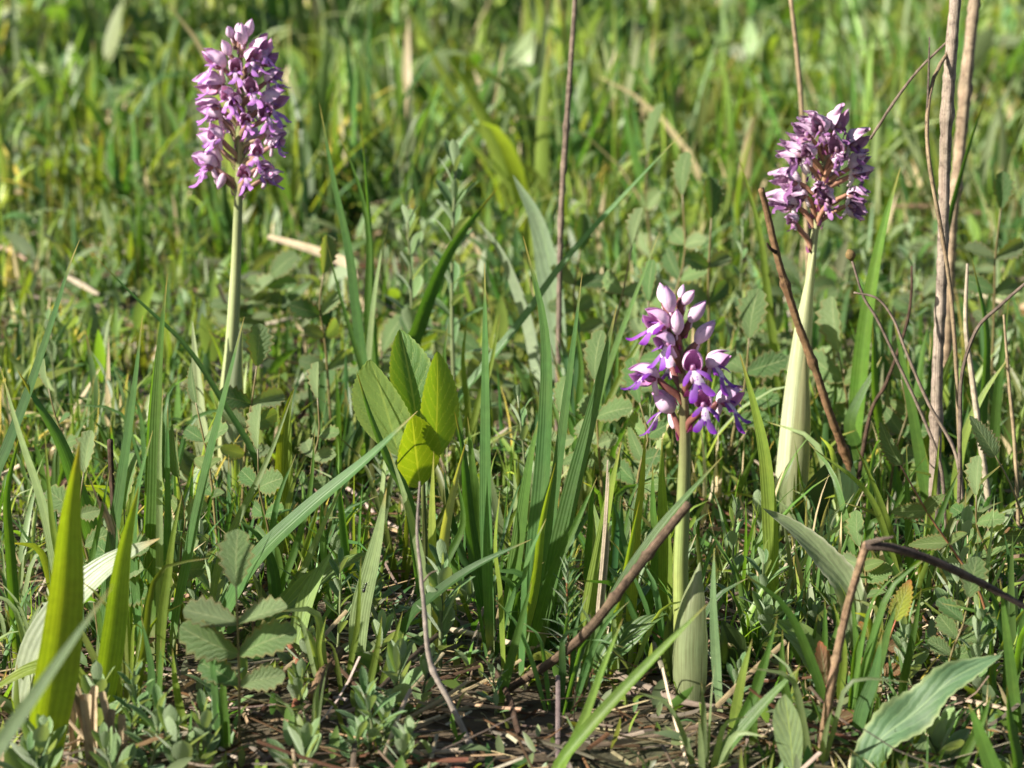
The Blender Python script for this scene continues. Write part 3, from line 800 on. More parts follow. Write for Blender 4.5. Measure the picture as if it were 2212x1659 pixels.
def part_leaf(root, me, base, tip, nrm, name='leaf', aspect=None):
    d = Vector(tip) - Vector(base); L = d.length
    s = (L * (aspect or 1.), L, L)
    return link(name, me, root, frame(Vector(base), d, nrm, s))


def rel(root_loc, p): return Vector(p) - Vector(root_loc)


# oval-leaved seedling in the middle
b = P(918, 1335, 1.08); b.z = float(gz(b.x, b.y))
root = tag(empty('oval_leaved_seedling', b), 'seedling with four oval finely toothed bright green leaves', 'plant')
YS = 1.08
node = P(912, 1010, YS)
MB().tube([Vector((0, 0, -.004)), rel(b, P(918, 1180, YS)), rel(b, node)], [.0013, .0012, .0010], (.16, .20, .06), n=8, sides=7).build('stem', M_STEM, root)
for (bu, bv), (tu, tv), dyb, dyt, nrm, me, asp in (
        ((903, 925), (870, 706), .006, .022, (.35, -.9, .3), OVAL[0], .86), ((862, 985), (808, 768), -.006, -.026, (-.55, -.8, -.15), OVAL[1], 1.08),
        ((938, 990), (958, 764), .004, .000, (.62, -.78, .1), OVAL[2], .80), ((908, 1050), (884, 890), -.012, -.030, (.45, -.85, .2), OVAL[3], .98)):
    lb, lt = rel(b, P(bu, bv, YS + dyb)), rel(b, P(tu, tv, YS + dyt))
    lf = part_leaf(root, me, lb, lt, nrm, aspect=asp)
    MB().tube([rel(b, node) + Vector((0, 0, -.004)), (rel(b, node) + lb) / 2 + Vector((0, 0, -.002)), lb], [.0008, .0006], (.22, .27, .07), n=5, sides=6).build('leaf_stalk', M_STEM, root)


def pinnate(label, Y, rach, pairs, size, me, group=None, cat='herb', name='toothed_herb', lean=0., stalk=(.20, .17, .07), nrm=(-.25, -.85, .4), seed=0, term=1.25, spread=1.0, start=.4):
    """a compound leaf standing in the turf: stalk > leaflets"""
    r = random.Random(seed)
    q = ground_path(rach, Y, lean)
    b = q[0].copy(); b.z = float(gz(b.x, b.y))
    root = tag(empty(name, b), label, cat, group)
    path = [rel(b, p) for p in q]
    rr = pxm(6, Y) / 2
    st = MB().tube(path, [rr * 1.2, rr, rr * .6], stalk, n=14, sides=6).build('leaf_stalk', M_STEM, root)
    sp = spline(path, 40)
    L = pxm(size, Y)
    for k in range(pairs):
        t = start + (1 - start) * k / max(pairs, 1)
        i = int(t * 38)
        p = Vector(sp[i]); tg = (Vector(sp[i + 1]) - p).normalized()
        side = tg.cross(Vector(nrm)).normalized()
        for s in (-1, 1):
            l = L * r.uniform(.8, 1.1) * (.7 + .3 * t)
            d = (side * s * spread + tg * r.uniform(.25, .6) + Vector((0, r.uniform(-.45, .25), r.uniform(-.1, .15)))).normalized()
            n = (Vector(nrm) + Vector((r.uniform(-.5, .5), r.uniform(-.4, .4), r.uniform(-.4, .5)))).normalized()
            link('leaflet', r.choice(me), st, frame(p, d, n, l))
    d = (Vector(sp[-1]) - Vector(sp[-3])).normalized()
    link('leaflet', r.choice(me), st, frame(Vector(sp[-1]), d, nrm, L * term))
    return root


pinnate('dark toothed compound leaf with large round leaflets over straw litter', .90, [(517, 1660), (517, 1500), (515, 1400), (510, 1265)], 3, 150, TOOTH, seed=1, nrm=(-.15, -.8, .55), start=.45, term=.8)
pinnate('pale grey-green compound leaf with long jagged end leaflet by the broad orchid leaf', 1.02, [(2120, 1290), (2060, 1190), (2005, 1110), (1945, 1005)], 2, 92, TOOTHLONG, seed=2, nrm=(-.75, -.6, .25), term=1.15, start=.62, stalk=(.30, .15, .07))
pinnate('green jagged compound leaf beside the foot of the cream upright straw', 1.05, [(2260, 1250), (2215, 1130), (2180, 1040), (2150, 985)], 1, 95, TOOTHLONG, seed=3, nrm=(.2, -.9, .3), term=1.1, start=.6)
pinnate('reddish toothed compound leaf beside the bent twig', .97, [(1895, 1560), (1900, 1470), (1915, 1400), (1935, 1340)], 2, 88, TOOTHRED, seed=4, nrm=(-.3, -.9, .2), term=1.1, stalk=(.38, .12, .05))
pinnate('brownish toothed leaf half hidden behind the bent twig', .93, [(1790, 1640), (1795, 1580), (1790, 1520), (1785, 1480)], 1, 85, [TOOTHRED[2], TOOTH[0]], seed=5, nrm=(.1, -.9, .2), term=1.2, stalk=(.38, .10, .05))
pinnate('blurred pale leaf with rounded leaflets standing behind the thin arching blade', 1.75, [(1415, 650), (1405, 520), (1395, 420), (1400, 330)], 2, 92, TOOTH, seed=6, nrm=(-.9, -.3, .2), term=1.15, start=.4, spread=.7)
for i, (u, v, Yp, h, s, nm, lab) in enumerate((
        (1345, 720, 1.36, 190, 75, (-.85, -.4, .2), 'pale sage toothed leaf next to the fresh orchid buds'),
        (1530, 700, 1.40, 230, 78, (.5, -.8, .2), 'dark toothed leaf standing above the fresh orchid buds'),
        (1480, 640, 1.46, 220, 80, (-.8, -.5, .3), 'light toothed leaf behind the fresh orchid and its dark neighbour leaf'),
        (1830, 950, 1.32, 190, 110, (-.6, -.6, .6), 'broad sunlit toothed leaf behind the rough brown twig'),
        (1610, 900, 1.30, 170, 95, (-.5, -.8, .3), 'toothed leaf between fresh orchid flowers and withered orchid stem'),
        (1290, 1010, 1.22, 190, 95, (.3, -.9, .2), 'green toothed leaf behind the widest blade of the blue-green tuft'),
        (1400, 1000, 1.2, 130, 90, (.1, -.9, .3), 'shaded toothed leaf behind the fresh orchid lowest flowers'),
        (690, 720, 1.36, 130, 75, (.6, -.7, .3), 'dark toothed leaf below the dry leaf lying on turf'),
        (690, 990, 1.17, 130, 72, (-.6, -.7, .3), 'pale toothed leaf beside the oval-leaved seedling'),
        (440, 1010, 1.14, 140, 80, (.1, -.9, .4), 'dark toothed leaf before the outer sheath of the tall lilac orchid'),
        (545, 920, 1.2, 130, 80, (.4, -.85, .3), 'toothed leaf next to the inner sheath of the tall lilac orchid'),
        (560, 1120, 1.07, 150, 90, (-.2, -.9, .4), 'large toothed leaf in shade under the tall lilac orchid'),
        (400, 1180, 1.02, 150, 105, (.4, -.8, .4), 'jagged green leaf behind crowded tall blades'),
        (170, 1200, 1.02, 180, 85, (-.4, -.8, .4), 'toothed leaf with pale margin behind the widest yellow-green blade'),
        (270, 1230, 1.0, 130, 110, (.3, -.8, .5), 'bluish toothed leaf low between crowded tall blades and silvery blade'),
        (120, 950, 1.18, 110, 60, (-.5, -.8, .3), 'small pale toothed leaf beside the single arching dark blade'),
        (2150, 640, 1.4, 190, 70, (.2, -.9, .2), 'green jagged leaf beside the dark thin arched stalk'),
        (2110, 1190, 1.08, 120, 80, (.4, -.8, .4), 'jagged leaf low behind the fleshy rosette shoot'),
        (1870, 1290, 1.04, 110, 70, (-.5, -.7, .5), 'small toothed leaf between broad dark orchid leaf and bent twig'),
        (2080, 1400, .96, 110, 80, (-.1, -.8, .5), 'fresh green jagged leaf under the bent twig'),
        (1210, 1010, 1.22, 120, 70, (-.3, -.9, .2), 'toothed leaf behind the blue-green tuft'),
        (1960, 950, 1.25, 130, 85, (-.5, -.7, .4), 'toothed leaf behind the thin curling dry stalk'),
        (1240, 700, 1.5, 160, 70, (.4, -.85, .2), 'dark toothed leaf behind the dry upright stalk'),
        (1400, 770, 1.33, 120, 80, (.5, -.8, .2), 'shadowy toothed leaf directly behind fresh orchid buds'))):
    pinnate(lab, Yp, [(u + (i * 37 % 70 - 35), v + 40), (u + (i * 37 % 70 - 35) * .5, v - h * .1), (u, v - h * .45), (u - (i * 53 % 40 - 20), v - h)], 3, s, TOOTH if i % 3 else TOOTH + TOOTHLONG, seed=20 + i, nrm=nm if i % 3 == 1 else (-.72, -.55, .35), term=1.1, start=.5)
r = random.Random(9)
for k in range(70):
    y = r.uniform(1.35, 3.4); x = r.uniform(-1, 1) * .205 * y
    h = r.uniform(.02, .055); hd = r.uniform(-.03, .03)
    b = Vector((x, y, float(gz(x, y))))
    root = tag(empty('toothed_herb', b), 'small toothed compound leaf growing low in the turf behind', 'herb', 'toothed leaves in the turf behind')
    top = Vector((hd, r.uniform(-.02, .02), h))
    st = MB().tube([Vector((0, 0, -.003)), Vector((hd * .3, 0, h * .55)), top], [.0007, .0005], (.2, .14, .06), n=6, sides=5).build('leaf_stalk', M_STEM, root)
    nm = Vector((r.uniform(-.9, .5), r.uniform(-.9, -.2), r.uniform(.2, .9)))
    L = r.uniform(.012, .024)
    for t, kk in ((.5, 0), (.72, 1), (.9, 2)):
        for s in (-1, 1):
            p = top * t
            d = Vector((s, r.uniform(-.4, .4), r.uniform(.0, .7)))
            link('leaflet', r.choice(TOOTH), st, frame(p, d, nm, L * r.uniform(.6, 1)))
    link('leaflet', r.choice(TOOTH), st, frame(top, top - Vector((hd * .3, 0, h * .55)), nm, L * 1.1))


def sprig(label, u, v, Y, top, L, leaves, me, group=None, name='silky_sprig', seed=0, cat='herb', lean=(0, 0), tight=.5, stem_c=(.20, .25, .12), loc=None, h=None):
    """leafy shoot: stem with leaves spiralling up to a tight tip"""
    r = random.Random(seed)
    if loc is None:
        b = P(u, v, Y); b.z = float(gz(b.x, b.y)); T = rel(b, P(top[0], top[1], Y + lean[1]))
        L = pxm(L, Y)
    else:
        b = Vector((*loc, float(gz(*loc)))); T = Vector((lean[0], lean[1], h))
    root = tag(empty(name, b), label, cat, group)
    path = [Vector((0, 0, -.003)), T * .5 + Vector((r.uniform(-.003, .003), 0, 0)), T]
    rr = max(L * .045, .0006)
    MB().tube(path, [rr, rr * .8, rr * .6], stem_c, n=8, sides=6).build('stem', M_STEM, root)
    sp = spline(path, 30)
    for k in range(leaves):
        t = (k + .5) / leaves
        tt = .08 + .92 * t ** .75
        p = Vector(sp[min(int(tt * 29), 29)])
        a = k * 2.4 + r.uniform(-.4, .4)
        out = Vector((math.cos(a), math.sin(a), 0))
        e = (.55 + .85 * t) + r.uniform(-.25, .2)
        d = out * math.cos(e) + Vector((0, 0, 1)) * math.sin(e)
        n = Vector((0, 0, 1)) * math.cos(e) - out * math.sin(e)
        l = L * (1.0 - .45 * t) * r.uniform(.8, 1.15)
        link('leaf', r.choice(me), root, frame(p, d, n, l))
    return root


SP = (
    ('silky grey-green leafy shoot behind the white dead stalk', 950, 1420, .99, (955, 1215), 120, 16, SILK),
    ('broad silky shoot low in front of the dark slanting blade', 860, 1600, .935, (868, 1420), 115, 15, SILK),
    ('dark green leafy shoot beside the stubby broken twig', 790, 1700, .895, (785, 1500), 110, 15, [SILK[1], SILK[3]]),
    ('small silky shoot beside the light flat blade with the ant', 725, 1400, 1.0, (735, 1215), 80, 12, SILK),
    ('silvery folded shoot behind the blue-green tuft', 1130, 1080, 1.19, (1118, 850), 75, 16, SILK),
    ('tall narrow-leaved herb standing behind the oval-leaved seedling', 985, 880, 1.42, (985, 320), 112, 30, [SILK[1], SILK[3]]),
    ('leafy sage-green herb next to the tall narrow-leaved herb', 880, 850, 1.44, (878, 430), 95, 24, [SILK[1], SILK[3], SILK[0]]),
    ('fresh green fleshy rosette shoot beneath the long jagged compound leaf', 2080, 1340, 1.03, (2085, 1140), 105, 18, [SILK[2], SILK[0]]),
    ('narrow-leaved little shoot beside the folded woolly leaf', 1650, 1400, 1.02, (1648, 1200), 90, 14, [SILK[1], SILK[3]]),
    ('small round-leaved shoot behind the yellow-green folded blade', 1590, 1290, 1.07, (1592, 1090), 70, 13, SILK),
    ('dense fine needle-leaved shoot on a red stem under the fresh orchid', 1240, 1500, .975, (1225, 1215), 78, 44, GREENSP),
    ('green shoot of narrow leaves beside cut straw stubs', 290, 1640, .915, (290, 1450), 90, 14, [SILK[1], SILK[3]]),
    ('soft silvery shoot under the single arching dark blade', 110, 830, 1.4, (100, 690), 65, 12, SILK),
    ('low silvery shoot beneath the fresh orchid flowers', 1410, 1000, 1.2, (1405, 850), 55, 10, SILK),
    ('leafy shoot among dry stalks past the withering orchid', 1980, 760, 1.48, (1975, 560), 60, 16, SILK),
    ('feathery green herb behind the broken top of the rough brown twig', 1600, 640, 1.5, (1605, 480), 55, 16, [SILK[1], SILK[3]]),
    ('budding green herb beneath the long arm of the bent twig', 2130, 1480, .95, (2120, 1330), 85, 18, [SILK[2], SILK[1]]),
    ('dark shoot low beside the fresh orchid sheath leaf', 1600, 1560, .95, (1600, 1440), 70, 12, [SILK[3]]),
)
for i, (lab, u, v, Yp, top, Ls, nl, me) in enumerate(SP):
    sprig(lab, u, v, Yp, top, Ls, nl, me, seed=50 + i, stem_c=(.24, .11, .05) if 'needle' in lab else (.20, .25, .12))
SPRIGS = (('silvery silky sprig with broad leaves low in the near turf', [SILK[0], SILK[2]], 'silvery sprigs in near turf'), ('dark green leafy sprig low in the near turf', [SILK[1], SILK[3]], 'dark sprigs in near turf'))
for k in range(112):
    near = k < 66
    y = r.uniform(.86, 1.28) if near else r.uniform(1.3, 3.0)
    x = r.uniform(-1, 1) * .2 * y
    if near and .0 < x < .10 and y < .98: x -= .12
    lab, me, grp = SPRIGS[k % 2] if near else ('low pale leafy sprig in the turf behind', SILK, 'pale sprigs in the turf behind')
    sprig(lab, 0, 0, 0, None, r.uniform(.011, .022) if near else r.uniform(.012, .024), r.randint(11, 16), me, group=grp, seed=200 + k, loc=(x, y), h=r.uniform(.010, .028) if near else r.uniform(.02, .05), lean=(r.uniform(-.008, .008), 0))

# single large leaves
def single_leaf(name, label, pts, Y, w, c, mat, face, prof=ov(.8, .8), wave=0., fold=.2, lean=0., teeth=0, under=None, cat='herb', extend=True, n=34, edge=None):
    q = ground_path(pts, Y, lean, extend)
    b = q[0].copy()
    p = spline(q, n)
    t = np.gradient(p, axis=0)
    wm = pxm(w, Y)
    rows, uvs, cs = [], [], []
    face = np.array(face, float)
    for i in range(n):
        a = i / (n - 1); tt = norm(t[i]); sd = norm(np.cross(tt, face)); nn = np.cross(sd, tt)
        hw = wm / 2 * prof(a) * (1 + (.06 if teeth and i % 2 else -.03 if teeth else 0))
        row, ru, rc = [], [], []
        for j in np.linspace(-1, 1, 9):
            z = hw * fold * abs(j) ** 1.4 + wave * wm * .5 * math.sin(a * 19 + (1.5 if j > 0 else 0)) * j * j * min(1, 3 * (1 - a))
            row.append(p[i] + sd * hw * j + nn * z); ru.append((j * .5 + .5, a))
            cc = np.array(c) * (1 + .08 * math.sin(7 * a + 2 * j))
            if edge is not None and abs(j) > .95: cc = np.array(edge)
            rc.append(cc)
        rows.append(row); uvs.append(ru); cs.append(rc)
    b.z = float(gz(b.x, b.y))
    root = tag(empty(name, b), label, cat)
    mb = MB(); mb.grid(rows, uvs, cs); mb.build('leaf', mat, root, b)
    return root


single_leaf('wavy_leaved_herb', 'large wavy-edged dark green leaf arching over short blades', [(1860, 1680), (1900, 1600), (1975, 1540), (2060, 1465), (2165, 1415)], (.888), 96, (.060, .115, .050), M_SILK, (-.30, -.75, .6), wave=.30, fold=.35, teeth=1, edge=(.20, .25, .11))
single_leaf('woolly_leaved_herb', 'woolly grey-green leaf curving towards the bent twig', [(1860, 1400), (1840, 1280), (1780, 1200), (1715, 1140), (1648, 1098)], 1.0, 62, (.17, .21, .11), M_SILK, (-.35, -.8, .55), wave=.1, fold=.5, teeth=1, edge=(.36, .36, .26))
single_leaf('spoon_leaved_herb', 'pale spoon-shaped leaf upright at the foot of the fan of green blades', [(1715, 1700), (1712, 1640), (1705, 1570), (1695, 1500)], .885, 84, (.19, .26, .13), M_BROAD, (-.55, -.8, .2), prof=obl, fold=.25)
single_leaf('folded_leaved_herb', 'fresh folded leaf with white woolly underside beside the bent twig', [(1780, 1490), (1755, 1430), (1720, 1380), (1665, 1340)], .985, 80, (.17, .25, .07), M_SILK, (.3, -.7, .6), fold=.6)
single_leaf('sage_leaved_herb', 'long sage-green leaf standing against the thin grey-brown upright stalk', [(1205, 760), (1195, 620), (1165, 480), (1108, 378)], 1.50, 68, (.16, .22, .13), M_SILK, (-.6, -.8, .1), fold=.4)
single_leaf('sage_leaved_herb', 'pale sage leaf sloping down behind the long thin arching blade', [(1150, 720), (1110, 600), (1075, 530), (1030, 475)], 1.46, 46, (.26, .32, .20), M_SILK, (-.8, -.5, .3), fold=.3)
single_leaf('small_leaved_herb', 'small upright green leaf between the tall lilac orchid and the seedling', [(612, 985), (615, 930), (622, 880), (635, 838)], 1.17, 42, (.14, .20, .03), M_BROAD, (.3, -.9, .2), fold=.3)
single_leaf('lance_leaved_herb', 'dark lance-shaped leaf lying behind the fresh orchid sheath', [(1300, 1420), (1340, 1390), (1390, 1350), (1440, 1325)], .985, 66, (.06, .12, .035), M_BROAD, (.2, -.6, .8), fold=.3)
single_leaf('lance_leaved_herb', 'broad shining leaf curving low beside the cream straw', [(1300, 1330), (1290, 1240), (1290, 1150), (1272, 1060)], 1.05, 70, (.18, .26, .10), M_BROAD, (-.7, -.6, .3), fold=.25)
single_leaf('lance_leaved_herb', 'hairy lance leaf at the base of the long ribbed blade', [(640, 1400), (660, 1310), (690, 1240), (718, 1190)], 1.0, 44, (.15, .22, .06), M_SILK, (-.3, -.8, .5), fold=.4)
single_leaf('lance_leaved_herb', 'wide green leaf lying beneath the long ribbed blade', [(560, 1370), (640, 1290), (720, 1230), (810, 1190)], 1.03, 60, (.12, .19, .05), M_BROAD, (-.2, -.6, .8), fold=.3)
single_leaf('lance_leaved_herb', 'yellowing arched leaf behind the out-of-focus blade', [(190, 1500), (130, 1440), (60, 1450), (-30, 1500)], .93, 44, (.16, .22, .03), M_BROAD, (.0, -.6, .8), fold=.4, extend=True)
single_leaf('lance_leaved_herb', 'silvery green blunt leaf behind the out-of-focus blade', [(95, 1540), (100, 1470), (112, 1400), (130, 1340)], .95, 50, (.24, .29, .14), M_BROAD, (-.4, -.9, .1), prof=obl, fold=.2)

# ------------------------------------------------------------------ orchids
SEPALS = ((0., 58.), (-98., 50.), (98., 50.))


def hood(mb, L, Rr, gape, flare, inner, shrivel, seed, colour, bud=False):
    """a helmet of three pointed sepals around +Z, gaping towards +X"""
    r = random.Random(seed)
    T = [0, .10, .25, .42, .6, .75, .87, .95, 1.]
    pr = [.30, .62, .92, 1., .92, .76, .55, .38, .26] if not bud else [.35, .62, .90, 1., .88, .66, .42, .22, .10]
    wd = [.95, 1., 1., 1., .92, .74, .50, .27, .06] if not bud else [1.3] * 6 + [1.2, 1.1, .9]
    for si, (c0, hw) in enumerate(SEPALS):
        k = [r.uniform(-1, 1) for _ in range(8)]
        fl = flare * r.uniform(.3, 1.4)
        cc = c0 * (1 - gape * .16) if not bud else c0 * 1.2
        rows, uvs, cs = [], [], []
        for i in range(12):
            t = i / 11
            rr = np.interp(t, T, pr) * Rr * (.93 if inner else 1.) * (1.0 if si else 1.03)
            om = math.radians(hw * (1 - (gape * .12 if si else 0))) * np.interp(t, T, wd)
            row, ru, rc = [], [], []
            for j in range(9):
                f = j / 4 - 1
                ph = math.radians(cc) + f * om
                rad = rr * (1 + .05 * (1 - f * f)) + Rr * fl * max(0, t - .55) ** 1.5 * 2.2 + Rr * .10 * abs(f) ** 3 * (0 if bud else 1) * math.sin(math.pi * t)
                if shrivel: rad *= 1 + shrivel * (.42 * math.sin(3 * f + 6 * k[0] + 5 * t) + .3 * math.sin(4 * f + 9 * t + 5 * k[1]))
                x = -math.cos(ph) * rad + .10 * L * t * t
                y = math.sin(ph) * rad * .94
                z = L * t * (.97 if inner else 1) * (1 if si == 0 else .94)
                if shrivel:
                    x += shrivel * L * .35 * k[3] * t * t; y += shrivel * L * .38 * k[4] * t * t; z += shrivel * L * .14 * math.sin(3 * f + 5 * k[2] + 4 * t) * t
                row.append((x, y, z)); ru.append((.5 + f * .5, t)); rc.append(colour(f, t, si))
            if inner: row, ru, rc = row[::-1], ru[::-1], rc[::-1]
            rows.append(row); uvs.append(ru); cs.append(rc)
        mb.grid(rows, uvs, cs)


def make_style(style, i):
    """meshes of one flower variant"""
    r = random.Random(100 + i)
    g = {k: np.array(style[k]) for k in ('pale', 'mid', 'inn', 'edge', 'lobe', 'body', 'throat', 'spur')}
    sh = style['shrivel']
    res = {}

    def out_c(f, t, si):
        e = max(0, abs(f) - .6) / .4
        c = g['pale'] * (1 - .45 * e) + g['mid'] * .45 * e
        k = .7 * max(0, t - .55) / .45
        return c * (1 - k) + g['mid'] * k

    def in_c(f, t, si):
        e = max(0, abs(f) - .7) / .3
        c = g['inn'] * (1 - e) + g['edge'] * e
        k = max(0, 1 - t / .38)
        return c * (1 - k) + g['throat'] * k
    gape, flare = style['open'] * r.uniform(.6, 1.3), style['flare'] * r.uniform(.5, 1.3)
    mb = MB(); hood(mb, .0122, .0041, gape, flare, False, sh, 300 + i, out_c); res['hood'] = mb.mesh('flower', [M_HOOD])
    mb = MB(); hood(mb, .0122, .0041, gape, flare, True, sh, 300 + i, in_c); res['petal'] = mb.mesh('petal', [M_INNER])
    # lip: x forward, z up, hanging from the throat
    mb = MB()
    a = r.uniform(-.2, .2)
    B, Lb = g['body'], g['lobe']
    body = [(-.0006, 0, .0012), (.0026, 0, .0004), (.0050, a * .002, -.0024), (.0058, a * .004, -.0056)]
    mb.ribbon(body, [.0026, .0026, .0030, .0044], (.7, 0, .7), B, B * .6 + Lb * .4, fold=-.3, n=9, cols=5, mat=0)
    for s in (-1, 1):
        L = r.uniform(.85, 1.2)
        arm = [(.0026, s * .0008, .0004), (.0044, s * .0030 * L, -.0010), (.0058, s * .0048 * L, -.0026), (.0066, s * .0058 * L, -.0040 + r.uniform(-.002, .003))]
        mb.ribbon(arm, [.0017, .0017, .0023, .0022, .0008], (.8, 0, .6), B * .15 + Lb * .85, Lb, fold=-.4, n=10, cols=3, mat=1, twist=s * .5)
        L = r.uniform(.85, 1.2)
        leg = [(.0056, s * .0009, -.0048), (.0062, s * .0022 * L, -.0072), (.0072, s * .0036 * L, -.0094 * L), (.0086, s * .0046 * L, -.0104 * L)]
        mb.ribbon(leg, [.0026, .0026, .0033, .0032, .0012], (.9, 0, .4), B * .15 + Lb * .85, Lb, fold=-.4, n=10, cols=3, mat=1, twist=s * .3)
    mb.ribbon([(.0058, 0, -.0054), (.0064, 0, -.0078)], [.0010, .0002], (.9, 0, .3), Lb, fold=0, n=4, cols=3, mat=1)
    if sh:
        k = [r.uniform(-1, 1) for _ in range(4)]
        mb.v = [(x * .9 + .0024 * sh * math.sin(700 * z + 5 * k[0]), y * (1 - .5 * sh) + .0024 * sh * math.sin(600 * x + 4 * k[1]), z * (1 - .25 * sh) + .0022 * sh * math.sin(700 * y + 6 * k[2])) for x, y, z in mb.v]
    mb.v = [(x, y * 1.1, z) for x, y, z in mb.v]
    res['lip'] = mb.mesh('lip', [M_LIP if sh < .5 else M_LOBE, M_LOBE])
    mb = MB()
    mb.tube([(.0006, 0, .0008), (.0006, a * .001, -.0022), (.0000, a * .003, -.0045), (-.0010, a * .005, -.0068)], [.0011, .0011, .0012, .0013, .0009], g['spur'], n=10, sides=8)
    res['spur'] = mb.mesh('spur', [M_LOBE])
    mb = MB()
    mb.tube([(.0006, 0, .0010), (.0012, 0, .0028), (.0012, 0, .0046)], [.0007, .0013, .0009], g['throat'], g['inn'] * .6, n=6, sides=7)
    res['column'] = mb.mesh('column', [M_LOBE])
    bud_c = lambda f, t, si: (g['pale'] * (1 - .5 * t * t) + g['mid'] * .5 * t * t) * (1 if abs(f) < .9 else .8)
    mb = MB(); hood(mb, .0118, .0027 + r.uniform(-.0003, .0003), 0, 0, False, sh * .2, 400 + i, bud_c, bud=True); res['bud'] = mb.mesh('bud', [M_HOOD])
    return res


def orchid(label, Yo, conv, stem_px, stem_w, flowers, style, nvar=3):
    path_px = [(u, v) for u, v in stem_px]
    q = ground_path(path_px, Yo)
    b = q[0].copy(); b.z = float(gz(b.x, b.y))
    root = tag(empty('orchid', b), label, 'orchid')
    path = [rel(b, p) for p in q]
    sp = spline(path, 120)
    n = len(stem_w)
    c0, c1, c2 = [np.array(c) for c in style['stem']]

    def cf(a, ph, cc):
        return c0 * max(0, 1 - a * 2) + c1 * (1 - abs(2 * a - 1)) + c2 * max(0, a * 2 - 1)
    MB().tube(path, [pxm(w, Yo) / 2 for w in stem_w], c0, n=40, sides=14, lobes=7, lobe_amp=.07, cfun=cf).build('stem', M_STEM, root)
    styles = [make_style(style, style['seed'] * 10 + i) for i in range(nvar)]
    r = random.Random(style['seed'])
    Lh = style['len']
    for fl in flowers:
        kind, bp, tp, yaw = fl[:4]
        yw = R(yaw)
        facing = Vector((math.sin(yw), -math.cos(yw), 0))
        off = .0085 if kind != 'bud' else .004
        Yb = Yo - math.cos(yw) * off
        B = rel(b, P(*conv(*bp), Yb))
        T = rel(b, P(*conv(*tp), Yb))
        d = T - B
        plan = Vector((d.x, 0, d.z))
        L = Lh * (r.uniform(.95, 1.05) if kind != 'bud' else 1)
        pl = plan.length
        if pl < L:
            dep = math.sqrt(L * L - pl * pl) * (math.cos(yw) if abs(math.cos(yw)) > .25 else .25 * (1 if math.cos(yw) >= 0 else -1)) * .55
            ax = Vector((d.x, -dep, d.z))
        else:
            ax = Vector((d.x, -.002 * math.cos(yw), d.z))
        s = max(ax.length / .0122, .62 if kind != 'bud' else .5)
        s = min(s, 1.25 if kind != 'bud' else 1.15)
        a = ax.normalized()
        o = (facing * .95 - Vector((0, 0, .4)) - Vector((0, .35, 0)))
        o = (o - a * o.dot(a))
        if o.length < .05: o = facing.copy()
        o.normalize()
        yv = a.cross(o)
        M = Matrix.Translation(B) @ Matrix((o, yv, a)).transposed().to_4x4() @ Matrix.Rotation(r.uniform(-.25, .25), 4, 'Z') @ Matrix.Diagonal((s * style['fat'], s * style['fat'], s, 1))
        st = r.choice(styles)
        if kind == 'bud':
            f = link('bud', st['bud'], root, M)
        else:
            f = link('flower', st['hood'], root, M)
            link('petal', st['petal'], f); link('column', st['column'], f)
        # lip and spur hang by gravity below the throat
        tilt = r.uniform(-.75, -.05) * min(1, abs(math.sin(yw)) + .15)
        g3 = Matrix((facing, Vector((0, 0, 1)).cross(facing), Vector((0, 0, 1)))).transposed().to_4x4()
        GM = Matrix.Translation(B + a * .0008 * s) @ g3 @ Matrix.Rotation(tilt, 4, 'Y') @ Matrix.Rotation(r.uniform(-.25, .25), 4, 'X') @ Matrix.Diagonal((s * style['lip'],) * 3 + (1,))
        if kind != 'bud': link('lip', st['lip'], f, M.inverted() @ GM)
        SM = Matrix.Translation(B + a * .0006 * s) @ g3 @ Matrix.Rotation(tilt * .6 + .25, 4, 'Y') @ Matrix.Diagonal((s * (.95 if kind != 'bud' else .6),) * 3 + (1,))
        link('spur', st['spur'], f, M.inverted() @ SM)
        # ovary from the stem to the flower base
        drop = fl[4] if len(fl) > 4 else (.011 if kind != 'bud' else .007)
        za = B.z - drop
        i = int(np.argmin(np.abs(sp[:, 2] - za)))
        S = Vector(sp[i])
        rad = Vector((B.x - S.x, B.y - S.y, 0))
        if rad.length > 1e-6: rad.normalize()
        mid = S * .45 + B * .55 + rad * .001 + Vector((0, 0, style['arch']))
        inv = M.inverted()
        w = style['ovary_w']
        pts = [inv @ p for p in (S + rad * .0008, S + rad * .0026 + Vector((0, 0, drop * .35)), mid, B + a * .0004)]
        sc = 1 / s
        MB().tube(pts, [w * .8 * sc, w * 1.05 * sc, w * 1.1 * sc, w * .75 * sc], np.array(style['ov0']), np.array(style['ov1']), n=14, sides=9, lobes=3, lobe_amp=.12, twist=5).build('ovary', M_FRESHSTALK, f)
        bd = (rad * .6 + Vector((0, 0, 1))).normalized()
        bp0 = S + rad * .0022
        mbb = MB(); mbb.ribbon([inv @ bp0, inv @ (bp0 + bd * .0018), inv @ (bp0 + bd * .004)], [.0026 * sc, .0020 * sc, .0003 * sc], tuple(inv.to_3x3() @ (rad + Vector((0, 0, .2)))), np.array(style['bract']), fold=.4, n=5, cols=3)
        mbb.build('bract', M_LOBE, f)
    return root, b


def zc(ox, oy, sc):
    k = 2212 / 4096
    return lambda zx, zy: ((ox + zx / sc) * k, (oy + zy / sc) * k)


def sheath(root, b, name, pts, Y, widths, c, face, fold=.5, c1=None, arch=.0, cols=9, lean=0.):
    q = ground_path(pts, Y, lean, True)
    mb = MB(); mb.ribbon([rel(b, p) for p in q], [pxm(w, Y) for w in widths], face, c, c1, fold=fold, arch=arch, n=24, cols=cols)
    return mb.build(name, M_SHEATH, root)


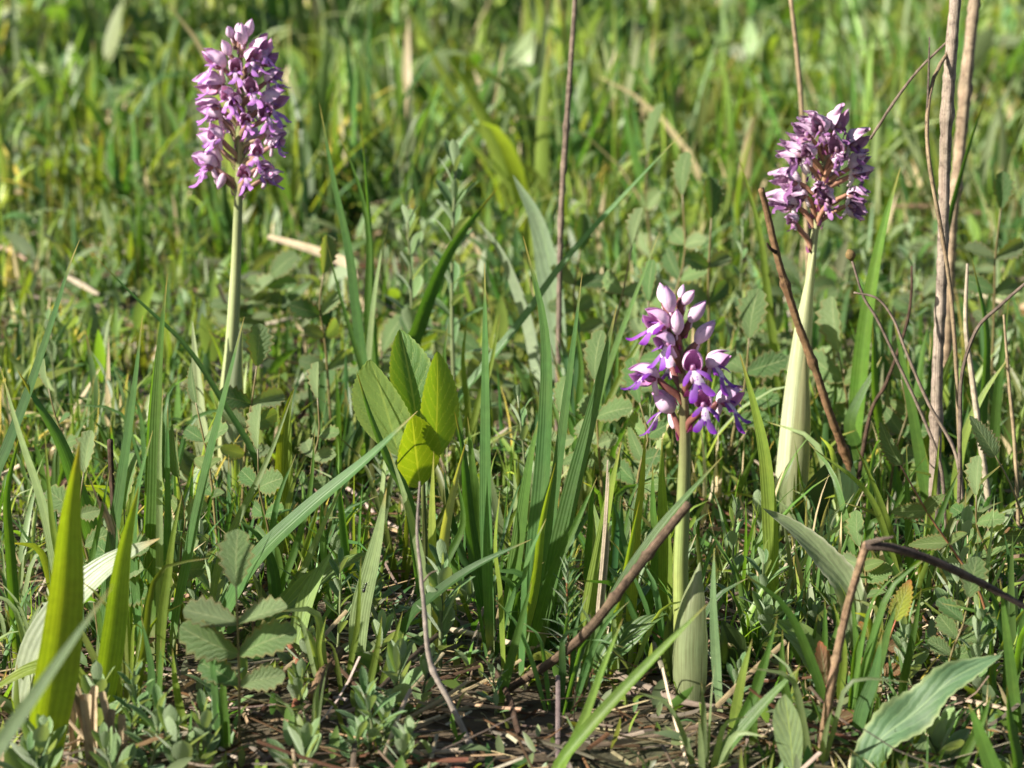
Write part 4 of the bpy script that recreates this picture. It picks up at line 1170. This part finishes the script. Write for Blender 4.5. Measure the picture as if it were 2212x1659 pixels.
# --- fresh orchid
cz = zc(2400, 1050, 2.0743)
FRESH = dict(seed=1, pale=(.74, .58, .70), mid=(.42, .15, .44), inn=(.86, .46, .80), edge=(.80, .56, .78), lobe=(.15, .010, .27), body=(.80, .70, .80), throat=(.40, .06, .18), spur=(.70, .50, .62),
             ov0=(.15, .07, .045), ov1=(.17, .06, .06), bract=(.45, .08, .30), stem=((.34, .42, .12), (.22, .28, .10), (.20, .12, .09)), shrivel=0., open=1.0, flare=.15, lip=1.05, len=.0128, fat=1.14, ovary_w=.00125, arch=.001)
fresh, fb = orchid('short fresh orchid with vivid purple flowers and pale pink buds', .985, cz,
                   [(1486, 1540), (1474, 1400), (1470, 1240), (1475, 1100), (1479, 980), (1478, 880), (1472, 780), (1462, 700), (1450, 672)], [42, 36, 33, 31, 29, 25, 20, 14, 9],
                   [('bud', (528, 335), (512, 172), -150), ('bud', (592, 408), (550, 163), -30), ('bud', (668, 300), (682, 200), 100), ('bud', (690, 345), (778, 196), 40), ('bud', (745, 490), (868, 286), 50),
                    ('bud', (640, 592), (640, 355), -5), ('bud', (800, 668), (944, 452), 80),
                    ('flower', (560, 548), (365, 385), -62), ('flower', (610, 690), (440, 585), -55), ('flower', (485, 962), (228, 884), -80), ('flower', (765, 900), (768, 698), 10),
                    ('flower', (890, 865), (1078, 735), 60), ('flower', (602, 1245), (438, 1055), -115), ('flower', (860, 1200), (845, 1026), 5), ('flower', (975, 1165), (1195, 1035), 70), ('flower', (600, 880), (575, 800), -160)],
                   FRESH)
sheath(fresh, fb, 'sheath_leaf', [(1492, 1560), (1490, 1450), (1495, 1330), (1512, 1215)], .962, [56, 82, 84, 56, 3], (.30, .37, .19), (-.45, -.9, .2), fold=0., arch=.6)
sheath(fresh, fb, 'sheath_leaf', [(1470, 1560), (1452, 1470), (1446, 1380), (1458, 1290)], .99, [70, 66, 48, 3], (.13, .20, .07), (.5, -.8, .2), fold=.5)
sheath(fresh, fb, 'basal_leaf', [(1530, 1560), (1560, 1490), (1575, 1400), (1560, 1340)], .99, [40, 76, 70, 6], (.07, .13, .035), (.4, -.9, .3), fold=.4)
sheath(fresh, fb, 'basal_leaf', [(1500, 1580), (1560, 1590), (1620, 1560), (1680, 1520)], .955, [40, 80, 60, 4], (.07, .13, .035), (.2, -.6, .8), fold=.4)

# --- tallest, left orchid
lz = zc(650, 0, 1.8431)
LILAC = dict(seed=2, pale=(.76, .60, .71), mid=(.50, .27, .54), inn=(.80, .50, .70), edge=(.62, .40, .62), lobe=(.38, .15, .47), body=(.70, .52, .68), throat=(.30, .07, .05), spur=(.66, .47, .58),
             ov0=(.20, .20, .08), ov1=(.30, .14, .14), bract=(.48, .25, .38), stem=((.46, .54, .28), (.42, .50, .24), (.28, .32, .10)), shrivel=.28, open=1.3, flare=.5, lip=.95, len=.0135, fat=1.12, ovary_w=.00115, arch=.0012)
tall, tb = orchid('tall orchid with a long dense spike of faded lilac flowers', 1.27, lz,
                  [(492, 1080), (490, 880), (500, 740), (508, 600), (513, 470), (516, 400), (517, 320), (518, 230), (520, 150), (516, 90)], [42, 40, 36, 28, 25, 20, 18, 16, 13, 8],
                  [('bud', (512, 275), (490, 175), -30), ('bud', (590, 325), (592, 150), 0), ('bud', (622, 265), (664, 120), 40), ('bud', (560, 245), (545, 168), 150), ('bud', (495, 405), (450, 275), -40), ('bud', (565, 300), (560, 215), 20),
                   ('flower', (690, 420), (770, 250), 60), ('flower', (455, 505), (292, 365), -70), ('flower', (540, 525), (545, 425), -10), ('flower', (640, 460), (700, 340), 30), ('flower', (720, 485), (830, 355), 80),
                   ('flower', (450, 620), (200, 610), -85), ('flower', (660, 685), (640, 565), 10), ('flower', (505, 720), (440, 645), -20), ('flower', (765, 605), (875, 505), 70), ('flower', (430, 795), (240, 780), -80),
                   ('flower', (545, 775), (520, 685), 0), ('flower', (730, 785), (955, 655), 65), ('flower', (770, 870), (740, 735), 25), ('flower', (440, 865), (280, 800), -90), ('flower', (625, 905), (605, 835), 5),
                   ('flower', (440, 1030), (340, 925), -45), ('flower', (420, 1085), (262, 965), -80), ('flower', (765, 985), (915, 945), 75), ('flower', (695, 1145), (700, 1030), 15), ('flower', (790, 1085), (895, 1000), 70),
                   ('flower', (395, 1235), (212, 1140), -80), ('flower', (410, 1260), (270, 1095), -110), ('flower', (612, 1305), (600, 1215), 0), ('flower', (740, 1310), (895, 1280), 80), ('bud', (450, 1280), (420, 1400), -60), ('flower', (690, 1235), (830, 1235), 60),
                   ('flower', (590, 640), (560, 560), 170), ('flower', (640, 820), (690, 740), 150), ('flower', (500, 930), (450, 850), -150), ('flower', (650, 1050), (700, 960), 165)],
                  LILAC, nvar=5)
sheath(tall, tb, 'sheath_leaf', [(502, 1080), (508, 930), (510, 820), (522, 700)], 1.255, [52, 50, 40, 3], (.34, .42, .26), (.55, -.8, .2), fold=0., arch=.6)
sheath(tall, tb, 'sheath_leaf', [(470, 1080), (440, 930), (430, 830), (416, 695)], 1.26, [50, 44, 30, 3], (.34, .42, .24), (-.5, -.85, .2), fold=.5)
sheath(tall, tb, 'basal_leaf', [(480, 1080), (450, 1050), (410, 1010), (380, 960)], 1.26, [40, 66, 60, 4], (.09, .15, .05), (.3, -.7, .6), fold=.4)

# --- withered, right orchid
rz = zc(2950, 350, 2.37)
WILT = dict(seed=3, pale=(.68, .57, .64), mid=(.40, .22, .42), inn=(.60, .38, .54), edge=(.58, .40, .58), lobe=(.20, .08, .22), body=(.42, .25, .32), throat=(.26, .10, .05), spur=(.66, .56, .58),
            ov0=(.34, .20, .12), ov1=(.36, .18, .12), bract=(.30, .10, .24), stem=((.56, .62, .38), (.50, .56, .30), (.36, .36, .18)), shrivel=.62, open=1.5, flare=.6, lip=.8, len=.0135, fat=1.0, ovary_w=.0013, arch=.002)
wilt, wb = orchid('withering orchid with shrivelled dusky purple flowers and a thick pale sheath', 1.23, rz,
                  [(1702, 1130), (1712, 980), (1728, 800), (1742, 680), (1752, 580), (1758, 520), (1767, 460), (1776, 400), (1782, 330), (1786, 270)], [60, 56, 48, 38, 30, 22, 17, 14, 12, 8],
                  [('flower', (810, 430), (735, 225), -20), ('flower', (800, 370), (620, 262), -70), ('flower', (905, 410), (1025, 180), 60), ('flower', (705, 490), (568, 300), -60), ('flower', (935, 625), (925, 420), 10),
                   ('flower', (1030, 565), (1255, 425), 70), ('flower', (650, 665), (445, 475), -70), ('flower', (690, 655), (640, 520), -20), ('flower', (630, 685), (380, 590), -90), ('flower', (1060, 765), (1245, 620), 75),
                   ('flower', (595, 905), (325, 805), -80), ('flower', (1080, 835), (1285, 762), 80), ('flower', (765, 985), (735, 880), -5), ('flower', (855, 1110), (830, 930), 10), ('flower', (665, 1035), (480, 990), -70),
                   ('flower', (570, 1115), (282, 1025), -85), ('flower', (545, 1280), (475, 1190), -40, .016), ('flower', (1030, 1015), (1235, 1040), 80), ('flower', (1030, 1110), (1225, 1190), 85),
                   ('flower', (860, 640), (840, 560), 170), ('flower', (900, 860), (960, 760), 150), ('flower', (740, 800), (690, 720), -160), ('flower', (930, 720), (980, 600), 30)],
                  WILT, nvar=5)
sheath(wilt, wb, 'sheath_leaf', [(1700, 1130), (1710, 980), (1722, 830), (1742, 660), (1758, 545)], 1.215, [58, 64, 54, 38, 5], (.56, .64, .46), (-.25, -.95, .2), fold=0., arch=.75, c1=(.56, .62, .34))
sheath(wilt, wb, 'sheath_leaf', [(1715, 1130), (1728, 980), (1736, 860), (1740, 745)], 1.205, [60, 58, 42, 3], (.38, .47, .28), (.45, -.85, .2), fold=0., arch=.6, c1=(.46, .46, .24))
sheath(wilt, wb, 'sheath_leaf', [(1680, 1150), (1685, 1090), (1692, 1040), (1716, 985)], 1.19, [30, 40, 30, 3], (.20, .27, .12), (-.4, -.9, .3), fold=.5)
sheath(wilt, wb, 'basal_leaf', [(1740, 1200), (1770, 1120), (1800, 1040), (1832, 960)], 1.18, [60, 118, 124, 10], (.055, .115, .045), (.25, -.95, .3), fold=.35)
sheath(wilt, wb, 'basal_leaf', [(1720, 1250), (1740, 1210), (1790, 1190), (1850, 1180)], 1.16, [50, 100, 110, 8], (.06, .12, .045), (.2, -.8, .6), fold=.3)

# ------------------------------------------------------------------ dry stalks and twigs
def stalk(name, label, pts, Y, widths, c, c1=None, cat='stalk', mat=None, lean=0., nodes=(), extend=True, branches=(), ys=None, capsule=None, lobes=5, group=None):
    if ys is not None: q = [P(u, v, yy) for (u, v), yy in zip(pts, ys)]
    else: q = ground_path(pts, Y, lean, extend)
    b = q[0].copy()
    r = random.Random(len(label) * 7 + int(pts[0][0]))
    n = max(30, 13 * len(q))
    # bumps at nodes
    base = np.interp(np.linspace(0, 1, n), np.linspace(0, 1, len(widths)), widths)
    for t in nodes:
        base += np.array([.35 * np.mean(widths) * math.exp(-((i / (n - 1) - t) / .012) ** 2) for i in range(n)])
    base *= np.array([1 + .03 * r.uniform(-1, 1) for _ in range(n)])
    for _ in range(len(q) // 2): t = r.random(); base += np.array([.08 * np.mean(widths) * math.exp(-((i / (n - 1) - t) / .02) ** 2) for i in range(n)])
    jit = [Vector((r.uniform(-1, 1), r.uniform(-1, 1), 0)) * pxm(np.mean(widths), Y) * .08 for _ in q]
    path = [rel(b, p) + j for p, j in zip(q, jit)]
    shade = [r.uniform(.75, 1.2) for _ in range(n)]
    cf = lambda a, ph, cc: cc * shade[min(int(a * (n - 1)), n - 1)] * (1 + .15 * math.sin(3 * ph))
    o = MB().tube(path, [pxm(w, Y) / 2 for w in base], c, c1, n=n, sides=9, lobes=lobes, lobe_amp=.05, cfun=cf, rough=.05).build(name, mat or M_BARK)
    o.location = b
    tag(o, label, cat, group)
    for bpts, bw, bc in branches:
        pp = [rel(b, P(u, v, Y + lean * .5 + (dy[0] if dy else 0))) for u, v, *dy in bpts]
        MB().tube(pp, [pxm(w, Y) / 2 for w in bw], bc, n=26, sides=7, cfun=cf, rough=.08).build('side_branch', mat or M_BARK, o)
    if capsule:
        u, v, w = capsule
        p = path[-1]; s = pxm(w, Y)
        d = (path[-1] - path[-2]).normalized()
        MB().tube([p - d * s * .1, p + d * s * .3, p + d * s * .7, p + d * s], [s * .2, s * .5, s * .5, s * .15], (.26, .18, .08), n=8, sides=9, lobes=4, lobe_amp=.1).build('seed_capsule', M_BARK, o)
    return o


TAN, GREY, DARK, REDB = (.46, .36, .23), (.36, .30, .25), (.10, .065, .045), (.19, .11, .055)
stalk('dry_stalk', 'thin upright grey-brown dry stalk behind the blue-green tuft', [(1203, 1000), (1206, 760), (1210, 560), (1214, 440), (1222, 300), (1233, 150), (1244, -40)], 1.40, [12, 12, 12, 12, 12, 11, 10], GREYB, (.30, .24, .19), nodes=(.5, .62, .7), cat='stalk')
stalk('dry_stalk', 'thin straw-coloured dry stalk behind the withered orchid', [(1752, 930), (1746, 620), (1740, 430), (1733, 260), (1722, 120), (1704, -40)], 1.44, [10, 11, 11, 11, 10, 9], TAN, TAN, mat=M_DRY)
stalk('dry_stalk', 'thick weathered grey dry stalk with forking side twigs', [(2018, 1140), (2020, 1000), (2026, 800), (2034, 560), (2041, 330), (2052, 150), (2068, -40)], 1.18, [26, 26, 25, 24, 24, 26, 24], GREY, (.40, .34, .28), nodes=(.27, .78), branches=(
    ([(2050, 110), (2018, 165, -.01), (2003, 250, -.015), (2007, 350, -.02), (2030, 480, -.02), (2052, 620, -.02), (2066, 800, -.02), (2074, 1000, -.02), (2078, 1090, -.02)], [8, 9, 9, 9, 9, 10, 10], TAN),
    ([(2046, 90, .004), (1985, 150, .01), (1935, 215, .02), (1880, 300, .03)], [5, 6, 7, 6], GREYB),
    ([(2003, 250, -.015), (2006, 160, -.012), (2008, 80, -.01)], [6, 5, 3], GREYB)))
stalk('dry_stalk', 'tan jointed dry stalk leaning behind the thick weathered stalk', [(2035, 900), (2045, 700), (2055, 500), (2066, 390), (2080, 260), (2092, 130), (2108, -40)], 1.44, [27, 27, 26, 25, 25, 25, 24], (.40, .30, .20), (.42, .34, .25), nodes=(.55, .77))
stalk('dead_twig', 'rough brown twig leaning against the withered orchid sheath', [(1856, 1130), (1838, 1020), (1815, 955), (1790, 890), (1762, 800), (1722, 690), (1682, 560), (1655, 455), (1643, 408)], 1.185, [20, 20, 19, 18, 17, 17, 16, 15, 13], REDB, (.25, .16, .085), cat='twig', nodes=(.3, .55, .75), lean=-.03,
      branches=(([(1676, 545, -.01), (1662, 535, -.012), (1657, 525, -.013)], [9, 7, 4], DARK),))
stalk('dead_twig', 'dark broken twig rising from litter towards the fresh orchid stem', [(985, 1565), (1090, 1495), (1190, 1430), (1270, 1362), (1350, 1262), (1420, 1170), (1487, 1088)], .96, [17, 19, 22, 22, 21, 20, 20], (.17, .115, .07), (.22, .16, .11), cat='twig', nodes=(.6, .78), lean=-.012)
stalk('dead_stalk', 'thin bleached zigzag stem standing over litter below the oval-leaved seedling', [(1046, 1672), (975, 1522), (930, 1432), (916, 1320), (908, 1230), (902, 1150), (907, 1040)], .905, [15, 14, 13, 11, 9, 7, 4], (.60, .54, .47), (.42, .36, .33), mat=M_DRY, nodes=(.35,), lean=.03, branches=(([(911, 1262, .01), (928, 1240, .01), (945, 1232, .01)], [5, 4, 3], GREYB),))
stalk('bent_twig', 'sharply bent brown twig arching over the wavy-edged leaf', [(1768, 1690), (1782, 1560), (1802, 1440), (1835, 1300), (1872, 1172)], .90, [21, 21, 20, 18, 18], (.24, .16, .10), (.34, .24, .15), cat='twig', nodes=(.5,), branches=(
    ([(1868, 1178, 0), (1930, 1184, 0), (2000, 1205, .005), (2070, 1235, .01), (2140, 1270, .015), (2230, 1320, .02)], [20, 20, 21, 18, 15, 12], (.13, .10, .085)),
    ([(1872, 1174, 0), (1900, 1166, -.004), (1930, 1160, -.006)], [14, 10, 6], GREYB)))
stalk('dead_stalk', 'thin pale dry stem curling over at its tip beside the thick weathered stalk', [(2080, 1110), (2064, 980), (2005, 870), (1960, 765), (1930, 690), (1895, 645), (1845, 632)], 1.15, [9, 9, 8, 8, 7, 6, 4], (.46, .37, .30), mat=M_DRY)
stalk('dead_stalk', 'thin grey dry stem ending in a round seed capsule', [(2040, 1090), (2030, 1000), (1995, 905), (1940, 785), (1895, 690), (1865, 640), (1840, 560)], 1.16, [8, 8, 8, 7, 7, 6, 5], GREYB, capsule=(1830, 540, 22))
stalk('dead_stalk', 'dark thin arched stalk crossing the cream upright straw', [(2072, 1080), (2074, 930), (2078, 808), (2110, 712), (2160, 660), (2225, 603)], 1.12, [9, 9, 9, 8, 8, 7], (.20, .16, .13))
stalk('dead_stalk', 'thin dark brown stalk leaning between dry stalks and withering orchid', [(1850, 1060), (1880, 895), (1915, 825), (1955, 710), (1968, 640), (1970, 575)], 1.24, [9, 9, 9, 8, 7, 5], DARK)
stalk('dry_straw', 'cream upright straw next to the thick weathered stalk', [(2135, 1090), (2112, 905), (2098, 800), (2086, 700), (2090, 570)], 1.20, [15, 14, 13, 11, 6], STRAW2, mat=M_DRY)
stalk('dry_straw', 'narrow straw standing beyond the cream upright straw', [(2200, 1130), (2192, 960), (2180, 830), (2168, 680)], 1.18, [9, 9, 8, 5], STRAW, mat=M_DRY)
def split_straw(label, pts, Y, w, c, seed, n=4):
    """a torn hollow stem: strips of different length side by side"""
    r = random.Random(seed)
    q = ground_path(pts, Y)
    b = q[0].copy(); b.z = float(gz(b.x, b.y))
    root = tag(empty('dry_straw', b), label, 'straw')
    W = pxm(w, Y)
    for k in range(n):
        off = Vector(((k - (n - 1) / 2) * W / n, r.uniform(-1, 1) * W * .25, 0))
        e = r.uniform(.72, 1.)
        sp = spline([rel(b, p) for p in q], 20)[:max(6, int(20 * e))]
        mb = MB(); mb.ribbon([Vector(p) + off for p in sp], [W / n * 1.25] * 5 + [W / n * r.uniform(.2, .9)], (r.uniform(-.5, .5), -1, .1), np.array(c) * r.uniform(.75, 1.15), fold=r.uniform(-.6, .4), n=12, cols=5)
        mb.build('strip', M_DRY, root)


split_straw('cream split straw standing in yellow-green blades by the fresh orchid', [(1295, 1330), (1304, 1230), (1314, 1100), (1320, 965)], 1.0, 17, (.62, .54, .42), 1)
split_straw('brown leaning straw beside the crowded tall blades', [(262, 1260), (245, 1150), (215, 1070), (178, 982)], 1.0, 22, (.46, .36, .25), 2)
stalk('dead_twig', 'short dark upright stick between straw and crowded tall blades', [(248, 1240), (243, 1080), (240, 1010), (238, 950)], 1.03, [14, 13, 12, 13], DARK, cat='twig', nodes=(.5,))


def lying(name, label, pts, widths, c, z=.006, cat='straw', mat=None, group=None, zs=None):
    q = []
    for i, (u, v) in enumerate(pts):
        p = G(u, v); p.z += (zs[i] if zs else z); q.append(p)
    b = q[0].copy()
    Yb = b.y
    o = MB().tube([rel(b, p) for p in q], [pxm(w, Yb) / 2 for w in widths], c, n=22, sides=7, lobes=3, lobe_amp=.15, rough=.08).build(name, mat or M_DRY)
    o.location = b
    return tag(o, label, cat, group)


lying('dry_straw', 'white straw lying across ground behind crowded tall blades', [(255, 1052), (340, 1062), (420, 1075), (490, 1088)], [17, 18, 17, 15], STRAW2, z=.01)
lying('dry_straw', 'short pale straw lying behind the pale bluish blades', [(35, 990), (100, 1005), (180, 1032)], [16, 17, 12], STRAW2, z=.008)
lying('dry_straw', 'white straw lying on litter behind the bleached zigzag stem', [(940, 1402), (1010, 1412), (1080, 1432), (1150, 1452)], [14, 14, 13, 11], STRAW2, z=.008)
lying('dry_straw', 'pink-white straw lying under the long ribbed grey-green blade', [(700, 1080), (760, 1100), (830, 1150), (960, 1195)], [8, 8, 7, 6], (.56, .46, .40), z=.010)
lying('dry_straw', 'thin pale straw lying between fresh orchid and woolly leaf', [(1560, 1110), (1640, 1160), (1720, 1200)], [9, 9, 7], STRAW2, z=.012)
lying('dead_stalk', 'red-brown stem lying in litter beside the toothed plant', [(640, 1620), (650, 1540), (625, 1470), (600, 1400)], [18, 17, 14, 11], (.30, .12, .07), z=.010, cat='twig', mat=M_BARK)
lying('dead_twig', 'stubby brown broken twig lying below the dark leafy shoot', [(680, 1600), (700, 1545), (735, 1490)], [30, 28, 24], (.28, .19, .11), z=.010, cat='twig', mat=M_BARK)
lying('dead_twig', 'knobbly dark twig lying on litter under the fresh orchid', [(1010, 1480), (1060, 1510), (1100, 1580), (1120, 1650)], [10, 12, 13, 12], DARK, z=.010, cat='twig', mat=M_BARK)
lying('dry_straw', 'flat grey straw lying in litter below the slanting green stalk', [(1330, 1500), (1400, 1530), (1480, 1560), (1560, 1570)], [18, 17, 15, 10], GREYB, z=.006)
lying('dead_twig', 'brown log-like twig lying behind the pale bluish blades', [(100, 1085), (160, 1130), (230, 1185)], [20, 26, 24], (.20, .12, .08), z=.012, cat='twig', mat=M_BARK)
# broad dry leaves on the turf
single_leaf('pale_grass_plant', 'long bleached dry leaf lying on turf behind the tall slender blades', [(760, 600), (745, 572), (700, 550), (640, 530), (578, 512)], 1.72, 27, (.70, .60, .42), M_DRY, (-.3, -.6, .7), fold=.4, prof=lambda t: 1 - .6 * t ** 3, lean=.02)
lying('dry_straw', 'thick pale straw lying on the turf behind the thin dark leaning blade', [(150, 672), (185, 690), (215, 708)], [11, 14, 8], STRAW2, z=.03)
lying('dry_straw', 'brown straw lying on turf behind the single arching dark blade', [(-10, 612), (30, 622), (60, 640)], [10, 12, 6], (.5, .36, .28), z=.03)


def stub(label, u, v, n, h, w, c, seed, Y):
    r = random.Random(seed)
    b = P(u, v, Y); b.z = float(gz(b.x, b.y))
    root = tag(empty('straw_stub', b), label, 'straw')
    for k in range(n):
        o = Vector((r.uniform(-1, 1) * .006, r.uniform(-1, 1) * .004, 0)); hh = h * r.uniform(.55, 1.1)
        t = o + Vector((r.uniform(-.25, .25) * hh, r.uniform(-.2, .1) * hh, hh))
        mb = MB(); mb.ribbon([o + Vector((0, 0, -.003)), (o + t) / 2 + Vector((r.uniform(-.001, .001), 0, 0)), t], [w, w, w * .8], (r.uniform(-.6, .4), -1, .1), np.array(c) * r.uniform(.7, 1.2), fold=.6, n=6, cols=5)
        mb.build('straw', M_DRY, root)


stub('largest cut bundle of cream straw stubs', 235, 1640, 12, .034, .0034, (.56, .46, .30), 1, .885)
stub('small bundle of cream straw stubs beside the cream split straw', 1290, 1330, 8, .026, .0024, STRAW2, 2, 1.0)
stub('splayed pale straw stubs behind the largest straw bundle', 180, 1620, 5, .03, .003, STRAW, 3, .91)
stub('few short straw stubs beside the toothed plant stalk', 420, 1660, 4, .018, .0022, STRAW2, 4, .90)

# ------------------------------------------------------------------ ant on the light flat blade
A = P(789, 1268, .962)
root = tag(empty('ant', A), 'small black ant climbing the light flat grass blade', 'ant')
ad = Vector((.35, 0, .94)); up_ = Vector((-.25, -.9, .3)).normalized(); sd_ = ad.cross(up_).normalized()


def seg(name, c0, ln, rad):
    p = Vector(ad) * c0
    MB().tube([p - ad * ln / 2, p - ad * ln * .25, p + ad * ln * .25, p + ad * ln / 2], [rad * .35, rad, rad, rad * .35], (.01, .01, .01), n=7, sides=8).build(name, M_ANT, root)


seg('abdomen', -.0016, .0018, .00065); seg('thorax', -.0001, .0015, .0004); seg('head', .0012, .0010, .00048)
for s in (-1, 1):
    for k in (-.0006, 0, .0006):
        q0 = ad * k; q1 = q0 + sd_ * s * .0010 + up_ * .0005 + ad * k * .6; q2 = q0 + sd_ * s * .0017 - up_ * .0004 + ad * k * 1.6
        MB().tube([q0, q1, q2], [.00010, .00008, .00005], (.01, .01, .01), n=6, sides=5).build('leg', M_ANT, root)
    q0 = ad * .0016
    MB().tube([q0, q0 + sd_ * s * .0004 + ad * .0006, q0 + sd_ * s * .0009 + ad * .0010], [.00006, .00005, .00004], (.01, .01, .01), n=5, sides=5).build('antenna', M_ANT, root)

# ------------------------------------------------------------------ low shrub that shades the far grass
sx, sy = -.99, 3.15
b = Vector((sx, sy, float(gz(sx, sy))))
root = tag(empty('shrub', b), 'low dark leafy shrub shading the far meadow grass', 'shrub')
r = random.Random(77)
tips = []
for k in range(11):
    a = r.random() * 6.283; q = r.uniform(.08, .30); h = r.uniform(.34, .78)
    t = Vector((math.cos(a) * q, math.sin(a) * q, h)); tips.append(t)
    MB().tube([Vector((math.cos(a) * .02, math.sin(a) * .02, -.01)), Vector((t.x * .4, t.y * .4, h * .5)), t], [.006, .004, .002], BROWN, n=8, sides=6).build('branch', M_BARK, root)
n = 4200
ti = np.array([list(t) for t in tips])[rng.integers(0, len(tips), n)]
pp = ti * rng.uniform(.45, 1.08, (n, 1)) + rng.normal(0, .05, (n, 3))
pp[:, 2] = np.maximum(pp[:, 2], .04)
pp += np.array([sx, sy, 0])
o = sward('crown', pp, rng.uniform(.025, .05, n), rng.uniform(.012, .022, n), rng.random(n) * 6.283, rng.uniform(.2, 1.6, n), rng.normal(.3, .4, n), rng.normal(0, .6, n), palette(n, [(2, DG), (2, MG)]), M_SWARD, seg=4, profile='leaf')
o.parent = root; o.matrix_parent_inverse = Matrix.Translation(-b); o['kind'] = 'stuff'
